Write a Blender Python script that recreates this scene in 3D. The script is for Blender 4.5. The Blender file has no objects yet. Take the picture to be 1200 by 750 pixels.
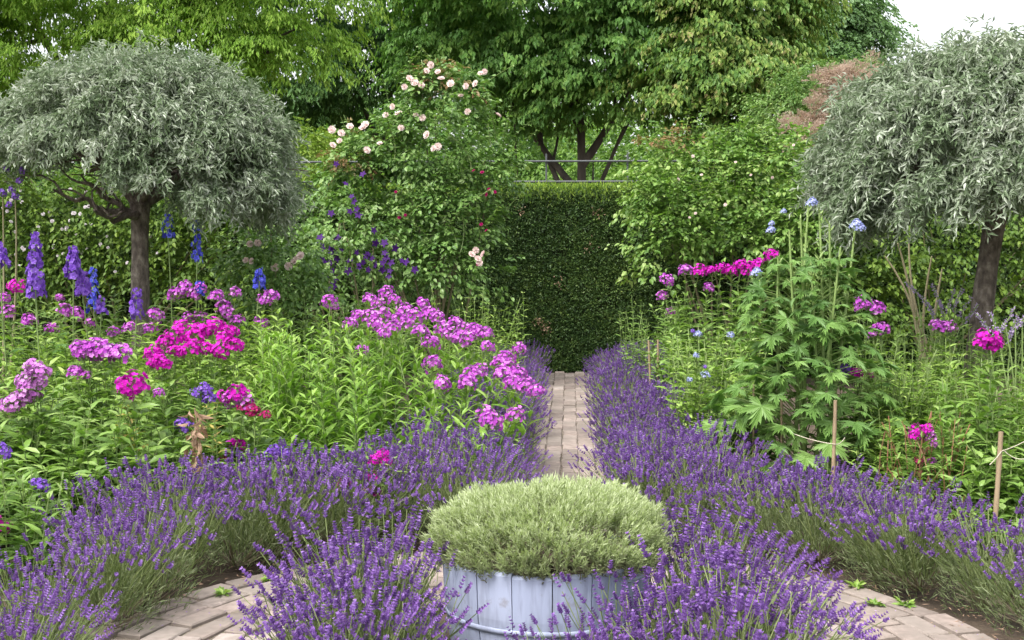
import bpy, math, random
import numpy as np
from math import radians, sin, cos, pi
from mathutils import Matrix, Vector, Euler

S = bpy.context.scene
COL = S.collection

# ------------------------------------------------------------------ camera
CAM_Z, YAW, PITCH, FPX = 1.37, radians(2.6), radians(3.24), 1500.0
cd = bpy.data.cameras.new('camera')
cd.lens, cd.sensor_width, cd.clip_start, cd.clip_end = 45.0, 36.0, 0.05, 3000
cam = bpy.data.objects.new('camera', cd)
cam.location = (0, 0, CAM_Z)
cam.rotation_euler = (pi / 2 - PITCH, 0, YAW)
COL.objects.link(cam)
S.camera = cam
CAM_R = np.array(Euler((pi / 2 - PITCH, 0, YAW)).to_matrix())

# ------------------------------------------------------------------ sky, sun, exposure
SUN_EL, SUN_AZ = radians(58), radians(215)      # azimuth clockwise from +Y (north)
w = bpy.data.worlds.new('World')
S.world = w
w.use_nodes = True
nt = w.node_tree
nt.nodes.clear()
out = nt.nodes.new('ShaderNodeOutputWorld')
bg = nt.nodes.new('ShaderNodeBackground')
sky = nt.nodes.new('ShaderNodeTexSky')
sky.sky_type = 'NISHITA'
sky.sun_disc = False
sky.sun_elevation = SUN_EL
sky.sun_rotation = SUN_AZ
sky.dust_density = 4.0
sky.air_density = 1.2
hs = nt.nodes.new('ShaderNodeHueSaturation')    # a cloud-covered sky: the blue is nearly gone
hs.inputs['Saturation'].default_value = 0.22
nt.links.new(sky.outputs[0], hs.inputs['Color'])
nt.links.new(hs.outputs[0], bg.inputs['Color'])
bg.inputs['Strength'].default_value = 0.15
nt.links.new(bg.outputs[0], out.inputs[0])
sd = bpy.data.lights.new('sun', 'SUN')
sd.energy, sd.angle, sd.color = 1.4, radians(25), (1.0, 0.96, 0.9)
so = bpy.data.objects.new('sun', sd)
sv = Vector((sin(SUN_AZ) * cos(SUN_EL), cos(SUN_AZ) * cos(SUN_EL), sin(SUN_EL)))
so.rotation_euler = sv.to_track_quat('Z', 'Y').to_euler()
so.location = (0, 0, 20)
COL.objects.link(so)
S.view_settings.view_transform = 'Standard'
S.view_settings.look = 'None'
S.view_settings.exposure = 1.4
S.view_settings.gamma = 1.0
S.view_settings.use_curve_mapping = False
S.cycles.max_bounces = 7
S.cycles.diffuse_bounces = 4
S.cycles.transmission_bounces = 4
S.cycles.glossy_bounces = 2
S.cycles.use_denoising = True

# ------------------------------------------------------------------ helpers
def at(px, py, Y):
    """world point seen at photo pixel (px, py) at depth Y"""
    d = CAM_R @ np.array([(px - 600) / FPX, (375 - py) / FPX, -1.0])
    d = d * (Y / d[1])
    return np.array([d[0], Y, CAM_Z + d[2]])

def gx(px, Y):
    return at(px, 290, Y)[0]

Z3 = np.array([0, 0, 1.0])

def unit(a):
    return a / np.maximum(np.linalg.norm(a, axis=-1, keepdims=True), 1e-9)

def snoise(p, seed, freq):
    r = np.random.default_rng(seed)
    o = np.zeros(p.shape[:-1])
    for k in range(6):
        kv = r.normal(size=3) * freq
        o += np.sin(p @ kv + r.uniform(0, 6.28))
    return o / 6 * 1.6

class MB:
    """collects faces of one mesh"""
    def __init__(s):
        s.v, s.f, s.r, s.m, s.n = [], [], [], [], 0
    def add(s, v, f, rnd=0.5, mat=0):
        v = np.asarray(v, float)
        s.v.append(v)
        f = np.asarray(f, int)
        s.f.append(f + s.n)
        s.m.append(np.full(len(f), mat, int))
        s.r.append(np.broadcast_to(np.asarray(rnd, float), (len(v),)).copy())
        s.n += len(v)
    def mesh(s, name, mats, origin=(0, 0, 0), smooth=False):
        V = np.concatenate(s.v) - np.asarray(origin)
        me = bpy.data.meshes.new(name)
        loops = np.concatenate([f.ravel() for f in s.f])
        tot = np.concatenate([np.full(len(f), f.shape[1], int) for f in s.f])
        st = np.concatenate([[0], np.cumsum(tot)[:-1]])
        me.vertices.add(len(V))
        me.vertices.foreach_set('co', V.ravel())
        me.loops.add(len(loops))
        me.loops.foreach_set('vertex_index', loops)
        me.polygons.add(len(tot))
        me.polygons.foreach_set('loop_start', st)
        me.polygons.foreach_set('material_index', np.concatenate(s.m))
        me.polygons.foreach_set('use_smooth', np.full(len(tot), smooth))
        me.update(calc_edges=True)
        a = me.attributes.new('rnd', 'FLOAT', 'POINT')
        a.data.foreach_set('value', np.concatenate(s.r))
        for m in (mats if isinstance(mats, (list, tuple)) else [mats]):
            me.materials.append(m)
        return me

SHAPES = {
    'lance': [(0, .12), (.35, 1), (.7, .7), (1, .03)],
    'ovate': [(0, .2), (.3, 1), (.65, .75), (1, .04)],
    'strap': [(0, .5), (.5, 1), (1, .15)],
    'petal': [(0, .25), (.6, 1), (1, .55)],
}

def leaves(mb, p, d, n, L, W, shape='diamond', droop=0.2, fold=0.25, rnd=None, mat=0):
    """a leaf at every p: d along it, n its face normal"""
    p, d, n = (np.asarray(a, float).reshape(-1, 3) for a in (p, d, n))
    N = len(p)
    d = unit(d)
    s = unit(np.cross(d, n))
    n = np.cross(s, d)
    L = np.broadcast_to(np.asarray(L, float), (N,))[:, None]
    W = np.broadcast_to(np.asarray(W, float), (N,))[:, None] * .5
    rnd = np.random.default_rng(N).uniform(0, 1, N) if rnd is None else np.asarray(rnd)
    base = np.arange(N)[:, None]
    if shape == 'diamond':
        m = p + d * L * .45 + n * W * fold * 2
        v = np.stack([p, m + s * W, p + d * L - n * L * droop * .5, m - s * W], 1)
        q = base * 4
        f = np.concatenate([q + np.array([[0, 1, 2]]), q + np.array([[0, 2, 3]])])
        mb.add(v.reshape(-1, 3), f, np.repeat(rnd, 4), mat)
    elif shape == 'quad':
        v = np.stack([p - s * W * .6, p + d * L * .5 - s * W, p + d * L - n * L * droop * .5, p + d * L * .5 + s * W], 1)
        v[:, 0] = p
        mb.add(v.reshape(-1, 3), base * 4 + np.array([[0, 1, 2, 3]]), np.repeat(rnd, 4), mat)
    else:
        rows = SHAPES[shape]
        vs = []
        for t, wt in rows:
            c = p + d * L * (t - .12 * droop * t * t) - n * L * droop * t * t
            vs += [c - s * W * wt + n * W * wt * fold, c, c + s * W * wt + n * W * wt * fold]
        k = len(vs)
        v = np.stack(vs, 1)
        fs = []
        for i in range(len(rows) - 1):
            a = i * 3
            fs += [[a, a + 1, a + 4, a + 3], [a + 1, a + 2, a + 5, a + 4]]
        f = (base[:, :, None] * k + np.array(fs)[None]).reshape(-1, 4)
        mb.add(v.reshape(-1, 3), f, np.repeat(rnd, k), mat)

def tube(mb, pts, rad, n=6, mat=0, rnd=.5):
    pts = np.asarray(pts, float)
    m = len(pts)
    rad = np.broadcast_to(np.asarray(rad, float), (m,))
    t = unit(np.gradient(pts, axis=0))
    ref = np.array([.3, .9, .1]) if abs(t[0][2]) > .5 else Z3
    a = unit(np.cross(t, ref))
    b = np.cross(t, a)
    ang = np.arange(n) * 2 * pi / n
    v = pts[:, None] + rad[:, None, None] * (a[:, None] * np.cos(ang)[None, :, None] + b[:, None] * np.sin(ang)[None, :, None])
    f = []
    for i in range(m - 1):
        for j in range(n):
            k = (j + 1) % n
            f.append([i * n + j, i * n + k, (i + 1) * n + k, (i + 1) * n + j])
    mb.add(v.reshape(-1, 3), f, rnd, mat)
    c = np.vstack([v[-1], pts[-1:]])
    mb.add(c, [[j, (j + 1) % n, n] for j in range(n)], rnd, mat)

def ribbons(mb, P, W, rng, mat=0, rnd=None):
    """thin flat stems; P is (N, m, 3)"""
    P = np.asarray(P, float)
    N, m, _ = P.shape
    t = unit(P[:, -1] - P[:, 0])
    s = unit(np.cross(t, rng.normal(size=(N, 3))))[:, None] * (W * .5)
    s2 = unit(np.cross(t, s[:, 0]))[:, None] * (W * .5)
    r = rng.uniform(0, 1, N) if rnd is None else rnd
    for q in (s, s2):
        v = np.stack([P - q, P + q], 2).reshape(N, m * 2, 3)
        f = np.array([[i * 2, i * 2 + 1, i * 2 + 3, i * 2 + 2] for i in range(m - 1)])
        f = (np.arange(N)[:, None, None] * (m * 2) + f[None]).reshape(-1, 4)
        mb.add(v.reshape(-1, 3), f, np.repeat(r, m * 2), mat)

def curve(a, b, bow, k=8):
    """points from a to b, bowed sideways"""
    t = np.linspace(0, 1, k)[:, None]
    return np.asarray(a) * (1 - t) + np.asarray(b) * t + np.asarray(bow) * (4 * t * (1 - t))

def obj(name, me, parent=None, loc=None):
    o = bpy.data.objects.new(name, me)
    COL.objects.link(o)
    if parent is not None:
        o.parent = parent
    if loc is not None:
        o.location = loc
    return o

def tag(o, label=None, cat=None, group=None, kind=None):
    for k, v in (('label', label), ('category', cat), ('group', group), ('kind', kind)):
        if v:
            o[k] = v
    return o

def thing(name, label, cat, loc, group=None):
    o = bpy.data.objects.new(name, None)
    o.empty_display_size = .1
    COL.objects.link(o)
    o.location = loc
    return tag(o, label, cat, group)

def dup(root, loc, rot, scale, label, group):
    r = root.copy()
    COL.objects.link(r)
    r.location, r.rotation_euler, r.scale = loc, rot, (scale,) * 3
    r['label'], r['group'] = label, group
    for ch in root.children:
        c = ch.copy()
        COL.objects.link(c)
        c.parent = r
    return r

# ------------------------------------------------------------------ materials
def lin(h):
    h = h.lstrip('#')
    c = [int(h[i:i + 2], 16) / 255 for i in (0, 2, 4)]
    return tuple(x / 12.92 if x <= .04045 else ((x + .055) / 1.055) ** 2.4 for x in c) + (1,)

def base_mat(name):
    m = bpy.data.materials.new(name)
    m.use_nodes = True
    t = m.node_tree
    return m, t, t.nodes['Principled BSDF']

def ramp_by_rnd(t, cols):
    at_ = t.nodes.new('ShaderNodeAttribute')
    at_.attribute_name = 'rnd'
    r = t.nodes.new('ShaderNodeValToRGB')
    e = r.color_ramp.elements
    while len(e) < len(cols):
        e.new(.5)
    for i, c in enumerate(cols):
        e[i].position = i / max(1, len(cols) - 1)
        e[i].color = tuple(c) + (1,) if len(c) == 3 else c
    t.links.new(at_.outputs['Fac'], r.inputs[0])
    return r

def leafmat(name, cols, trans=.3, rough=.5, spec=.3, tcol=(1.0, 1.15, .5)):
    m, t, b = base_mat(name)
    r = ramp_by_rnd(t, cols)
    t.links.new(r.outputs[0], b.inputs['Base Color'])
    b.inputs['Roughness'].default_value = rough
    b.inputs['Specular IOR Level'].default_value = spec
    tr = t.nodes.new('ShaderNodeBsdfTranslucent')
    mu = t.nodes.new('ShaderNodeMix')
    mu.data_type, mu.blend_type = 'RGBA', 'MULTIPLY'
    mu.inputs[0].default_value = 1
    mu.inputs[7].default_value = tuple(tcol) + (1,)
    t.links.new(r.outputs[0], mu.inputs[6])
    t.links.new(mu.outputs[2], tr.inputs['Color'])
    mx = t.nodes.new('ShaderNodeMixShader')
    mx.inputs[0].default_value = trans
    t.links.new(b.outputs[0], mx.inputs[1])
    t.links.new(tr.outputs[0], mx.inputs[2])
    t.links.new(mx.outputs[0], t.nodes['Material Output'].inputs[0])
    return m

def roughmat(name, cols, scale=8, detail=6, rough=.85, bump=.3, stretch=(1, 1, 1), bscale=None, spec=.3):
    m, t, b = base_mat(name)
    tc = t.nodes.new('ShaderNodeTexCoord')
    mp = t.nodes.new('ShaderNodeMapping')
    mp.inputs['Scale'].default_value = stretch
    n = t.nodes.new('ShaderNodeTexNoise')
    n.inputs['Scale'].default_value, n.inputs['Detail'].default_value = scale, detail
    t.links.new(tc.outputs['Object'], mp.inputs[0])
    t.links.new(mp.outputs[0], n.inputs['Vector'])
    r = t.nodes.new('ShaderNodeValToRGB')
    e = r.color_ramp.elements
    while len(e) < len(cols):
        e.new(.5)
    for i, c in enumerate(cols):
        e[i].position = .28 + .44 * i / max(1, len(cols) - 1)
        e[i].color = tuple(c) + (1,)
    t.links.new(n.outputs['Fac'], r.inputs[0])
    t.links.new(r.outputs[0], b.inputs['Base Color'])
    b.inputs['Roughness'].default_value = rough
    b.inputs['Specular IOR Level'].default_value = spec
    n2 = t.nodes.new('ShaderNodeTexNoise')
    n2.inputs['Scale'].default_value, n2.inputs['Detail'].default_value = bscale or scale * 4, 8
    t.links.new(mp.outputs[0], n2.inputs['Vector'])
    bp = t.nodes.new('ShaderNodeBump')
    bp.inputs['Strength'].default_value, bp.inputs['Distance'].default_value = bump, .02
    t.links.new(n2.outputs['Fac'], bp.inputs['Height'])
    t.links.new(bp.outputs[0], b.inputs['Normal'])
    return m

M = {}
M['soil'] = roughmat('soil', [(.035, .026, .018), (.075, .055, .04), (.12, .09, .065)], 6, 8, .95, .9)
M['bark'] = roughmat('bark', [(.05, .042, .035), (.11, .092, .078), (.2, .175, .15)], 9, 8, .9, .9, (1, 1, .25))
M['bark_dark'] = roughmat('dark_bark', [(.06, .052, .044), (.13, .11, .09)], 7, 6, .9, .8, (1, 1, .2))
M['pear'] = leafmat('silver_leaf', [(.085, .14, .055), (.19, .255, .145), (.34, .39, .295), (.6, .625, .56)], .2, .5, .35, (1, 1.05, .8))
M['lime'] = leafmat('lime_leaf', [(.14, .27, .03), (.21, .36, .045), (.33, .47, .08)], .42)
M['deep'] = leafmat('deep_leaf', [(.065, .15, .055), (.1, .21, .065), (.16, .29, .08)], .35)
M['mid'] = leafmat('mid_leaf', [(.095, .21, .055), (.15, .3, .068), (.27, .42, .1)], .43)
M['turning'] = leafmat('turning_leaf', [(.07, .16, .04), (.11, .215, .045), (.165, .27, .055), (.25, .33, .075), (.42, .34, .17)], .38)
M['far'] = leafmat('far_leaf', [(.13, .24, .11), (.19, .31, .14), (.27, .4, .19)], .45)  # distance haze put into the leaf colour: brighter, bluer green
M['sunny'] = leafmat('sunny_leaf', [(.12, .2, .03), (.2, .3, .045), (.3, .38, .08)], .4)
M['woodmass'] = leafmat('woodland_leaf', [(.09, .18, .04), (.14, .25, .05), (.22, .34, .08)], .4)
M['smoke'] = leafmat('smoke_plume', [(.36, .27, .21), (.49, .39, .31), (.64, .55, .47)], .4, .9, .1, (1, .9, .8))
M['yew'] = leafmat('yew_needle', [(.032, .066, .022), (.062, .118, .032), (.11, .175, .042), (.19, .26, .065)], .15, .45, .35)
M['yewtip'] = leafmat('yew_young_needle', [(.12, .21, .03), (.22, .33, .05), (.34, .44, .09)], .38)
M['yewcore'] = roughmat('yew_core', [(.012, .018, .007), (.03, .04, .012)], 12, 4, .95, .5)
M['rose'] = leafmat('rose_leaf', [(.065, .14, .035), (.115, .22, .05), (.185, .31, .08), (.29, .39, .15)], .3, .42, .45)
M['rosered'] = leafmat('rose_young_leaf', [(.14, .16, .05), (.26, .2, .09), (.33, .17, .1)], .35)
M['rosepale'] = leafmat('rose_pale_leaf', [(.075, .155, .035), (.135, .25, .05), (.22, .35, .08), (.38, .47, .17)], .35, .42, .4)
M['hedgerose'] = leafmat('rambler_leaf', [(.06, .12, .02), (.11, .19, .03), (.2, .29, .045)], .35)
M['phlox'] = leafmat('phlox_leaf', [(.07, .15, .03), (.12, .22, .042), (.18, .3, .06), (.28, .39, .12)], .3, .42, .4)
M['phloxlight'] = leafmat('pale_green_leaf', [(.1, .19, .035), (.16, .28, .045), (.24, .37, .07), (.35, .46, .13)], .32, .42, .4)
M['phloxmid'] = leafmat('bright_phlox_leaf', [(.08, .17, .03), (.14, .27, .04), (.22, .37, .06), (.33, .46, .12)], .3, .42, .4)
M['yellowed'] = leafmat('yellowed_leaf', [(.4, .33, .08), (.5, .42, .12), (.36, .24, .12)], .4)
M['withered'] = leafmat('withered_leaf', [(.25, .16, .1), (.36, .24, .17), (.48, .34, .24)], .3, .8, .1, (1, .9, .8))
M['delph'] = leafmat('larkspur_leaf', [(.09, .185, .048), (.15, .27, .065), (.25, .39, .11)], .3, .45, .35)
M['stem'] = leafmat('green_stem', [(.11, .17, .05), (.17, .24, .08), (.25, .32, .12)], .1)
M['palestem'] = leafmat('pale_green_stem', [(.2, .3, .09), (.3, .4, .14)], .15)
M['redstem'] = leafmat('reddish_stem', [(.25, .15, .08), (.3, .13, .09)], .1)
M['cane'] = leafmat('rose_cane', [(.22, .2, .11), (.3, .26, .16)], 0)
M['lavleaf'] = leafmat('lavender_leaf', [(.09, .12, .055), (.15, .19, .085), (.22, .27, .13), (.3, .33, .2)], .25, .6, .25)
M['lavstem'] = leafmat('lavender_stem', [(.13, .18, .065), (.21, .27, .1), (.3, .34, .16)], .2)
M['lavfl'] = leafmat('lavender_flower', [(.19, .14, .2), (.15, .068, .25), (.22, .108, .365), (.31, .175, .475), (.46, .33, .6)], .25, .7, .15, (1, .9, 1.2))
M['lavtub'] = leafmat('lavender_shoot', [(.2, .185, .13), (.285, .335, .175), (.39, .455, .23), (.52, .57, .37)], .35, .55, .25)
M['lavwood'] = leafmat('lavender_old_wood', [(.14, .11, .08), (.24, .2, .15), (.32, .28, .2)], .1, .9, .1)
FL = {}
def petal(name, cols, trans=.35):
    FL[name] = leafmat(name + '_petal', cols, trans, .6, .2, (1, .95, 1.05))
petal('mauve', [(.34, .05, .4), (.48, .08, .51), (.58, .15, .6), (.72, .36, .73)])
petal('magenta', [(.42, .005, .32), (.58, .01, .44), (.7, .03, .55)])
petal('lilac', [(.5, .14, .52), (.62, .24, .64), (.74, .4, .74)])
petal('violet', [(.13, .045, .36), (.21, .085, .5), (.31, .17, .6)])
petal('blue', [(.04, .05, .4), (.08, .09, .55), (.16, .18, .65)])
petal('purple', [(.03, .006, .075), (.05, .01, .13), (.09, .022, .2)])
petal('palepink', [(.76, .58, .53), (.84, .72, .67), (.9, .86, .83)])
petal('crimson', [(.35, .01, .11), (.48, .02, .17)])
petal('paleblue', [(.27, .32, .64), (.4, .45, .74), (.6, .63, .83)])
petal('white', [(.7, .66, .66), (.82, .78, .78)])
petal('heather', [(.3, .22, .42), (.42, .33, .52), (.5, .42, .58)])

# ------------------------------------------------------------------ ground and paving
CEN = np.array([-0.1, 4.1])
R_BED = 1.62        # outer edge of the paved ring
PATH_W = .47

def build_ground():
    mb = MB()
    xs = np.concatenate([[-900, -200, -60, -20], np.linspace(-10, 10, 61), [20, 60, 200, 900]])
    ys = np.concatenate([[-300, -40, -5], np.linspace(0, 16, 49), [20, 30, 60, 200, 1200]])
    X, Y = np.meshgrid(xs, ys)
    Z = snoise(np.stack([X, Y, X * 0], -1), 3, 2.2) * .012 - .03
    v = np.stack([X, Y, Z], -1).reshape(-1, 3)
    nx = len(xs)
    f = [[j * nx + i, j * nx + i + 1, (j + 1) * nx + i + 1, (j + 1) * nx + i] for j in range(len(ys) - 1) for i in range(nx - 1)]
    mb.add(v, f)
    tag(obj('ground', mb.mesh('ground', M['soil'], smooth=True)), kind='structure')

def brick_mat():
    m, t, b = base_mat('paving_brick')
    r = ramp_by_rnd(t, [(.17, .14, .125), (.26, .215, .19), (.32, .265, .235), (.38, .335, .305)])
    n = t.nodes.new('ShaderNodeTexNoise')
    n.inputs['Scale'].default_value, n.inputs['Detail'].default_value = 26, 8
    tc = t.nodes.new('ShaderNodeTexCoord')
    t.links.new(tc.outputs['Object'], n.inputs['Vector'])
    n3 = t.nodes.new('ShaderNodeTexNoise')
    n3.inputs['Scale'].default_value, n3.inputs['Detail'].default_value = 3.5, 8
    t.links.new(tc.outputs['Object'], n3.inputs['Vector'])
    cr = t.nodes.new('ShaderNodeValToRGB')
    cr.color_ramp.elements[0].position, cr.color_ramp.elements[0].color = .3, (.5, .46, .43, 1)
    cr.color_ramp.elements[1].position, cr.color_ramp.elements[1].color = .62, (1.05, 1, .98, 1)
    t.links.new(n.outputs['Fac'], cr.inputs[0])
    mu = t.nodes.new('ShaderNodeMix')
    mu.data_type, mu.blend_type = 'RGBA', 'MULTIPLY'
    mu.inputs[0].default_value = .75
    t.links.new(r.outputs[0], mu.inputs[6])
    t.links.new(cr.outputs[0], mu.inputs[7])
    c2 = t.nodes.new('ShaderNodeValToRGB')
    c2.color_ramp.elements[0].position, c2.color_ramp.elements[0].color = .36, (0, 0, 0, 1)
    c2.color_ramp.elements[1].position, c2.color_ramp.elements[1].color = .62, (.8, .8, .8, 1)
    t.links.new(n3.outputs['Fac'], c2.inputs[0])
    m2 = t.nodes.new('ShaderNodeMix')
    m2.data_type = 'RGBA'
    t.links.new(c2.outputs[0], m2.inputs[0])
    t.links.new(mu.outputs[2], m2.inputs[6])
    m2.inputs[7].default_value = (.2, .17, .145, 1)
    t.links.new(m2.outputs[2], b.inputs['Base Color'])
    b.inputs['Roughness'].default_value = .85
    bp = t.nodes.new('ShaderNodeBump')
    bp.inputs['Strength'].default_value, bp.inputs['Distance'].default_value = .5, .006
    t.links.new(n.outputs['Fac'], bp.inputs['Height'])
    t.links.new(bp.outputs[0], b.inputs['Normal'])
    return m

def brick(mb, cx, cy, ang, l, w, z, tilt, rnd, bev=.005):
    """a brick with worn, bevelled top edges: length l along angle ang"""
    lv = []
    for (ins, zz) in ((0, z - .05), (0, z - bev), (bev, z)):
        for sx, sy in ((-1, -1), (1, -1), (1, 1), (-1, 1)):
            x, y = sx * (l / 2 - ins), sy * (w / 2 - ins)
            lv.append((cx + x * cos(ang) - y * sin(ang), cy + x * sin(ang) + y * cos(ang), zz + tilt[0] * x + tilt[1] * y))
    f = [[8, 9, 10, 11]]
    for k in (0, 4):
        f += [[k + j, k + (j + 1) % 4, k + 4 + (j + 1) % 4, k + 4 + j] for j in range(4)]
    mb.add(lv, f, rnd)

def build_paving():
    rg = random.Random(4)
    bm_ = brick_mat()
    joint = roughmat('joint_sand', [(.12, .1, .075), (.2, .165, .13), (.13, .13, .07)], 14, 6, .95, .7)
    # ring round the tub
    mb = MB()
    r = .9
    while r < R_BED - .04:
        n = int(2 * pi * r / .218)
        off = rg.random()
        for k in range(n):
            a = (k + off) / n * 2 * pi
            brick(mb, CEN[0] + r * cos(a) + rg.gauss(0, .003), CEN[1] + r * sin(a) + rg.gauss(0, .003), a + pi / 2 + rg.gauss(0, .02),
                  2 * pi * r / n - .02, .095 + rg.gauss(0, .003), .012 + rg.gauss(0, .005), (rg.gauss(0, .025), rg.gauss(0, .02)), rg.random())
        r += .112
    tag(obj('circular_path', mb.mesh('circular_path', bm_)), kind='structure')
    mb = MB()
    y = CEN[1] + R_BED - .1
    while y < 14.0:
        ncol = 9
        for c in range(ncol):
            x = (c - (ncol - 1) / 2) * .108
            yy = y + (c % 2) * .11
            if math.hypot(x - CEN[0], yy - CEN[1]) < R_BED + .1 or yy > 13.95:
                continue
            brick(mb, x + rg.gauss(0, .003), yy, pi / 2 + rg.gauss(0, .012), .213, .1035, .012 + rg.gauss(0, .003),
                  (rg.gauss(0, .012), rg.gauss(0, .02)), rg.random())
        y += .22
    tag(obj('straight_path', mb.mesh('straight_path', bm_)), kind='structure')
    mb = MB()
    n = 64
    a = np.arange(n) / n * 2 * pi
    v = np.concatenate([np.stack([CEN[0] + q * np.cos(a), CEN[1] + q * np.sin(a), a * 0 - .0], 1) for q in (.82, R_BED)])
    mb.add(v, [[k, (k + 1) % n, n + (k + 1) % n, n + k] for k in range(n)])
    x0 = PATH_W + .02
    mb.add([(-x0, CEN[1] + R_BED - .2, -.004), (x0, CEN[1] + R_BED - .2, -.004), (x0, 14, -.004), (-x0, 14, -.004)], [[0, 1, 2, 3]])
    tag(obj('path_bedding', mb.mesh('path_bedding', joint)), kind='structure')

build_ground()
build_paving()

# ------------------------------------------------------------------ foliage masses
def sprays(mb, C, O, Ls, K, L, W, rng, droop=.4, hang=.3, spread=.6, shape='diamond', mat=0, rbase=None, nrand=.5, leafdroop=.2, pend=False):
    Sn = len(C)
    O = unit(O)
    side = unit(np.cross(O, Z3 + rng.normal(0, .25, (Sn, 3))))
    up = np.cross(side, O)
    u = rng.uniform(.05, 1, (Sn, K))
    v = rng.uniform(-1, 1, (Sn, K)) * .5 * spread * (1.1 - .5 * u)
    Lq = np.broadcast_to(np.asarray(Ls), (Sn,))[:, None]
    e = lambda a: a[:, None, :]
    q = lambda a: a[:, :, None]
    P = e(C) + e(O) * q(u * Lq) + e(side) * q(v * Lq) + e(up) * q(rng.normal(0, .07, (Sn, K)) * Lq) - Z3 * q(droop * Lq * u * u)
    d = e(O) * .7 + e(side) * q(np.sign(v) * rng.uniform(.2, .9, (Sn, K))) - Z3 * q(droop * u + hang * rng.uniform(.3, 1.4, (Sn, K)))
    n = e(up) + Z3 * .3 + rng.normal(0, nrand, (Sn, K, 3))
    if pend:        # leaves hang below the twig and face outwards
        d = e(O) * .45 + e(side) * q(np.sign(v) * rng.uniform(.0, .6, (Sn, K))) - Z3 * q(rng.uniform(.5, 1.1, (Sn, K))) + rng.normal(0, .15, (Sn, K, 3))
        n = e(O) * .8 + Z3 * .7 + rng.normal(0, nrand, (Sn, K, 3))
    rb = rng.uniform(0, 1, Sn) if rbase is None else rbase
    rr = np.clip(.45 * rb[:, None] + .55 * rng.uniform(0, 1, (Sn, K)), 0, 1)
    sz = rng.uniform(.7, 1.2, Sn * K)
    leaves(mb, P.reshape(-1, 3), d.reshape(-1, 3), n.reshape(-1, 3), L * sz, W * sz, shape, leafdroop, .25, rr.ravel(), mat)

def lobe_points(lobes, n, rng, shell=(.72, 1.0), front=.7, zmin=-.6):
    """points and outward directions over a set of ellipsoids (x,y,z,rx,ry,rz)"""
    lb = np.asarray(lobes, float)
    wts = lb[:, 3] * lb[:, 5] + lb[:, 3] * lb[:, 4]
    idx = rng.choice(len(lb), n, p=wts / wts.sum())
    d = unit(rng.normal(size=(n * 3, 3)))
    d = d[d[:, 2] > zmin]
    d = np.resize(d, (n, 3))
    flip = (d[:, 1] > 0) & (rng.random(n) < front)
    d[flip, 1] *= -1
    r = rng.uniform(shell[0] ** 2, shell[1] ** 2, n) ** .5
    c = lb[idx, :3] + d * lb[idx, 3:] * r[:, None]
    o = unit(d / lb[idx, 3:])
    return c, o

def crown(lobes, nclump, per, rng, clump_r, spray_len, K, L, W, **kw):
    mb = MB()
    sh = kw.pop('shell', (.72, 1.0))
    front = kw.pop('front', .7)
    zmin = kw.pop('zmin', -.6)
    flat = kw.pop('flat', .5)
    cz = kw.pop('clump_z', .55)
    c, o = lobe_points(lobes, nclump, rng, sh, front, zmin)
    rb = rng.uniform(0, 1, nclump)
    C = np.repeat(c, per, 0) + rng.normal(0, clump_r, (nclump * per, 3)) * np.array([1, 1, cz])
    O = np.repeat(o, per, 0) + rng.normal(0, .45, (nclump * per, 3))
    O[:, 2] *= flat
    R_ = np.clip(np.repeat(rb, per) + rng.normal(0, .15, nclump * per), 0, 1)
    sprays(mb, C, O, spray_len * rng.uniform(.6, 1.3, len(C)), K, L, W, rng, rbase=R_, **kw)
    return mb

def limbs(mb, base, top, r0, branches, rng, n=8, mat=0):
    """trunk plus limbs; branches are (t on the trunk, end point, radius)"""
    base, top = np.asarray(base, float), np.asarray(top, float)
    P = curve(base, top, rng.normal(0, .02, 3) * np.linalg.norm(top - base), 10)
    rad = np.linspace(r0, r0 * .6, 10)
    rad[0] *= 1.35
    rad[1] *= 1.08
    tube(mb, P, rad, n, mat)
    for t, e, r in branches:
        s = P[int(round(t * 9))]
        e = np.asarray(e, float)
        Q = curve(s, e, np.array([0, 0, -.06]) * np.linalg.norm(e - s) + rng.normal(0, .04, 3) * np.linalg.norm(e - s), 7)
        tube(mb, Q, np.linspace(r, r * .3, 7), 6, mat)
        for k in range(3):
            j = rng.integers(2, 6)
            e2 = Q[j] + unit(e - s + rng.normal(0, .5, 3) * np.linalg.norm(e - s)) * np.linalg.norm(e - s) * .45
            tube(mb, curve(Q[j], e2, rng.normal(0, .03, 3), 5), np.linspace(r * .45, r * .1, 5), 5, mat)

def tree(name, label, cat, base, top, r0, branches, lobes, leafm, seed, bark='bark_dark', group=None, **kw):
    rng = np.random.default_rng(seed)
    t = thing(name, label, cat, base, group)
    mb = MB()
    limbs(mb, base, top, r0, branches, rng)
    obj('trunk', mb.mesh(name + '_trunk', M[bark], base, True), t)
    mb = crown(lobes, rng=rng, **kw)
    obj('crown', mb.mesh(name + '_crown', M[leafm], base), t)
    return t

# trees behind the hedge
def G(px, Y):
    p = at(px, 290, Y)
    return (p[0], Y, 0)

def L_(px, py, Y, rx, rz, ry=None):
    p = at(px, py, Y)
    return (p[0], p[1], p[2], rx, ry or rx, rz)

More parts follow.
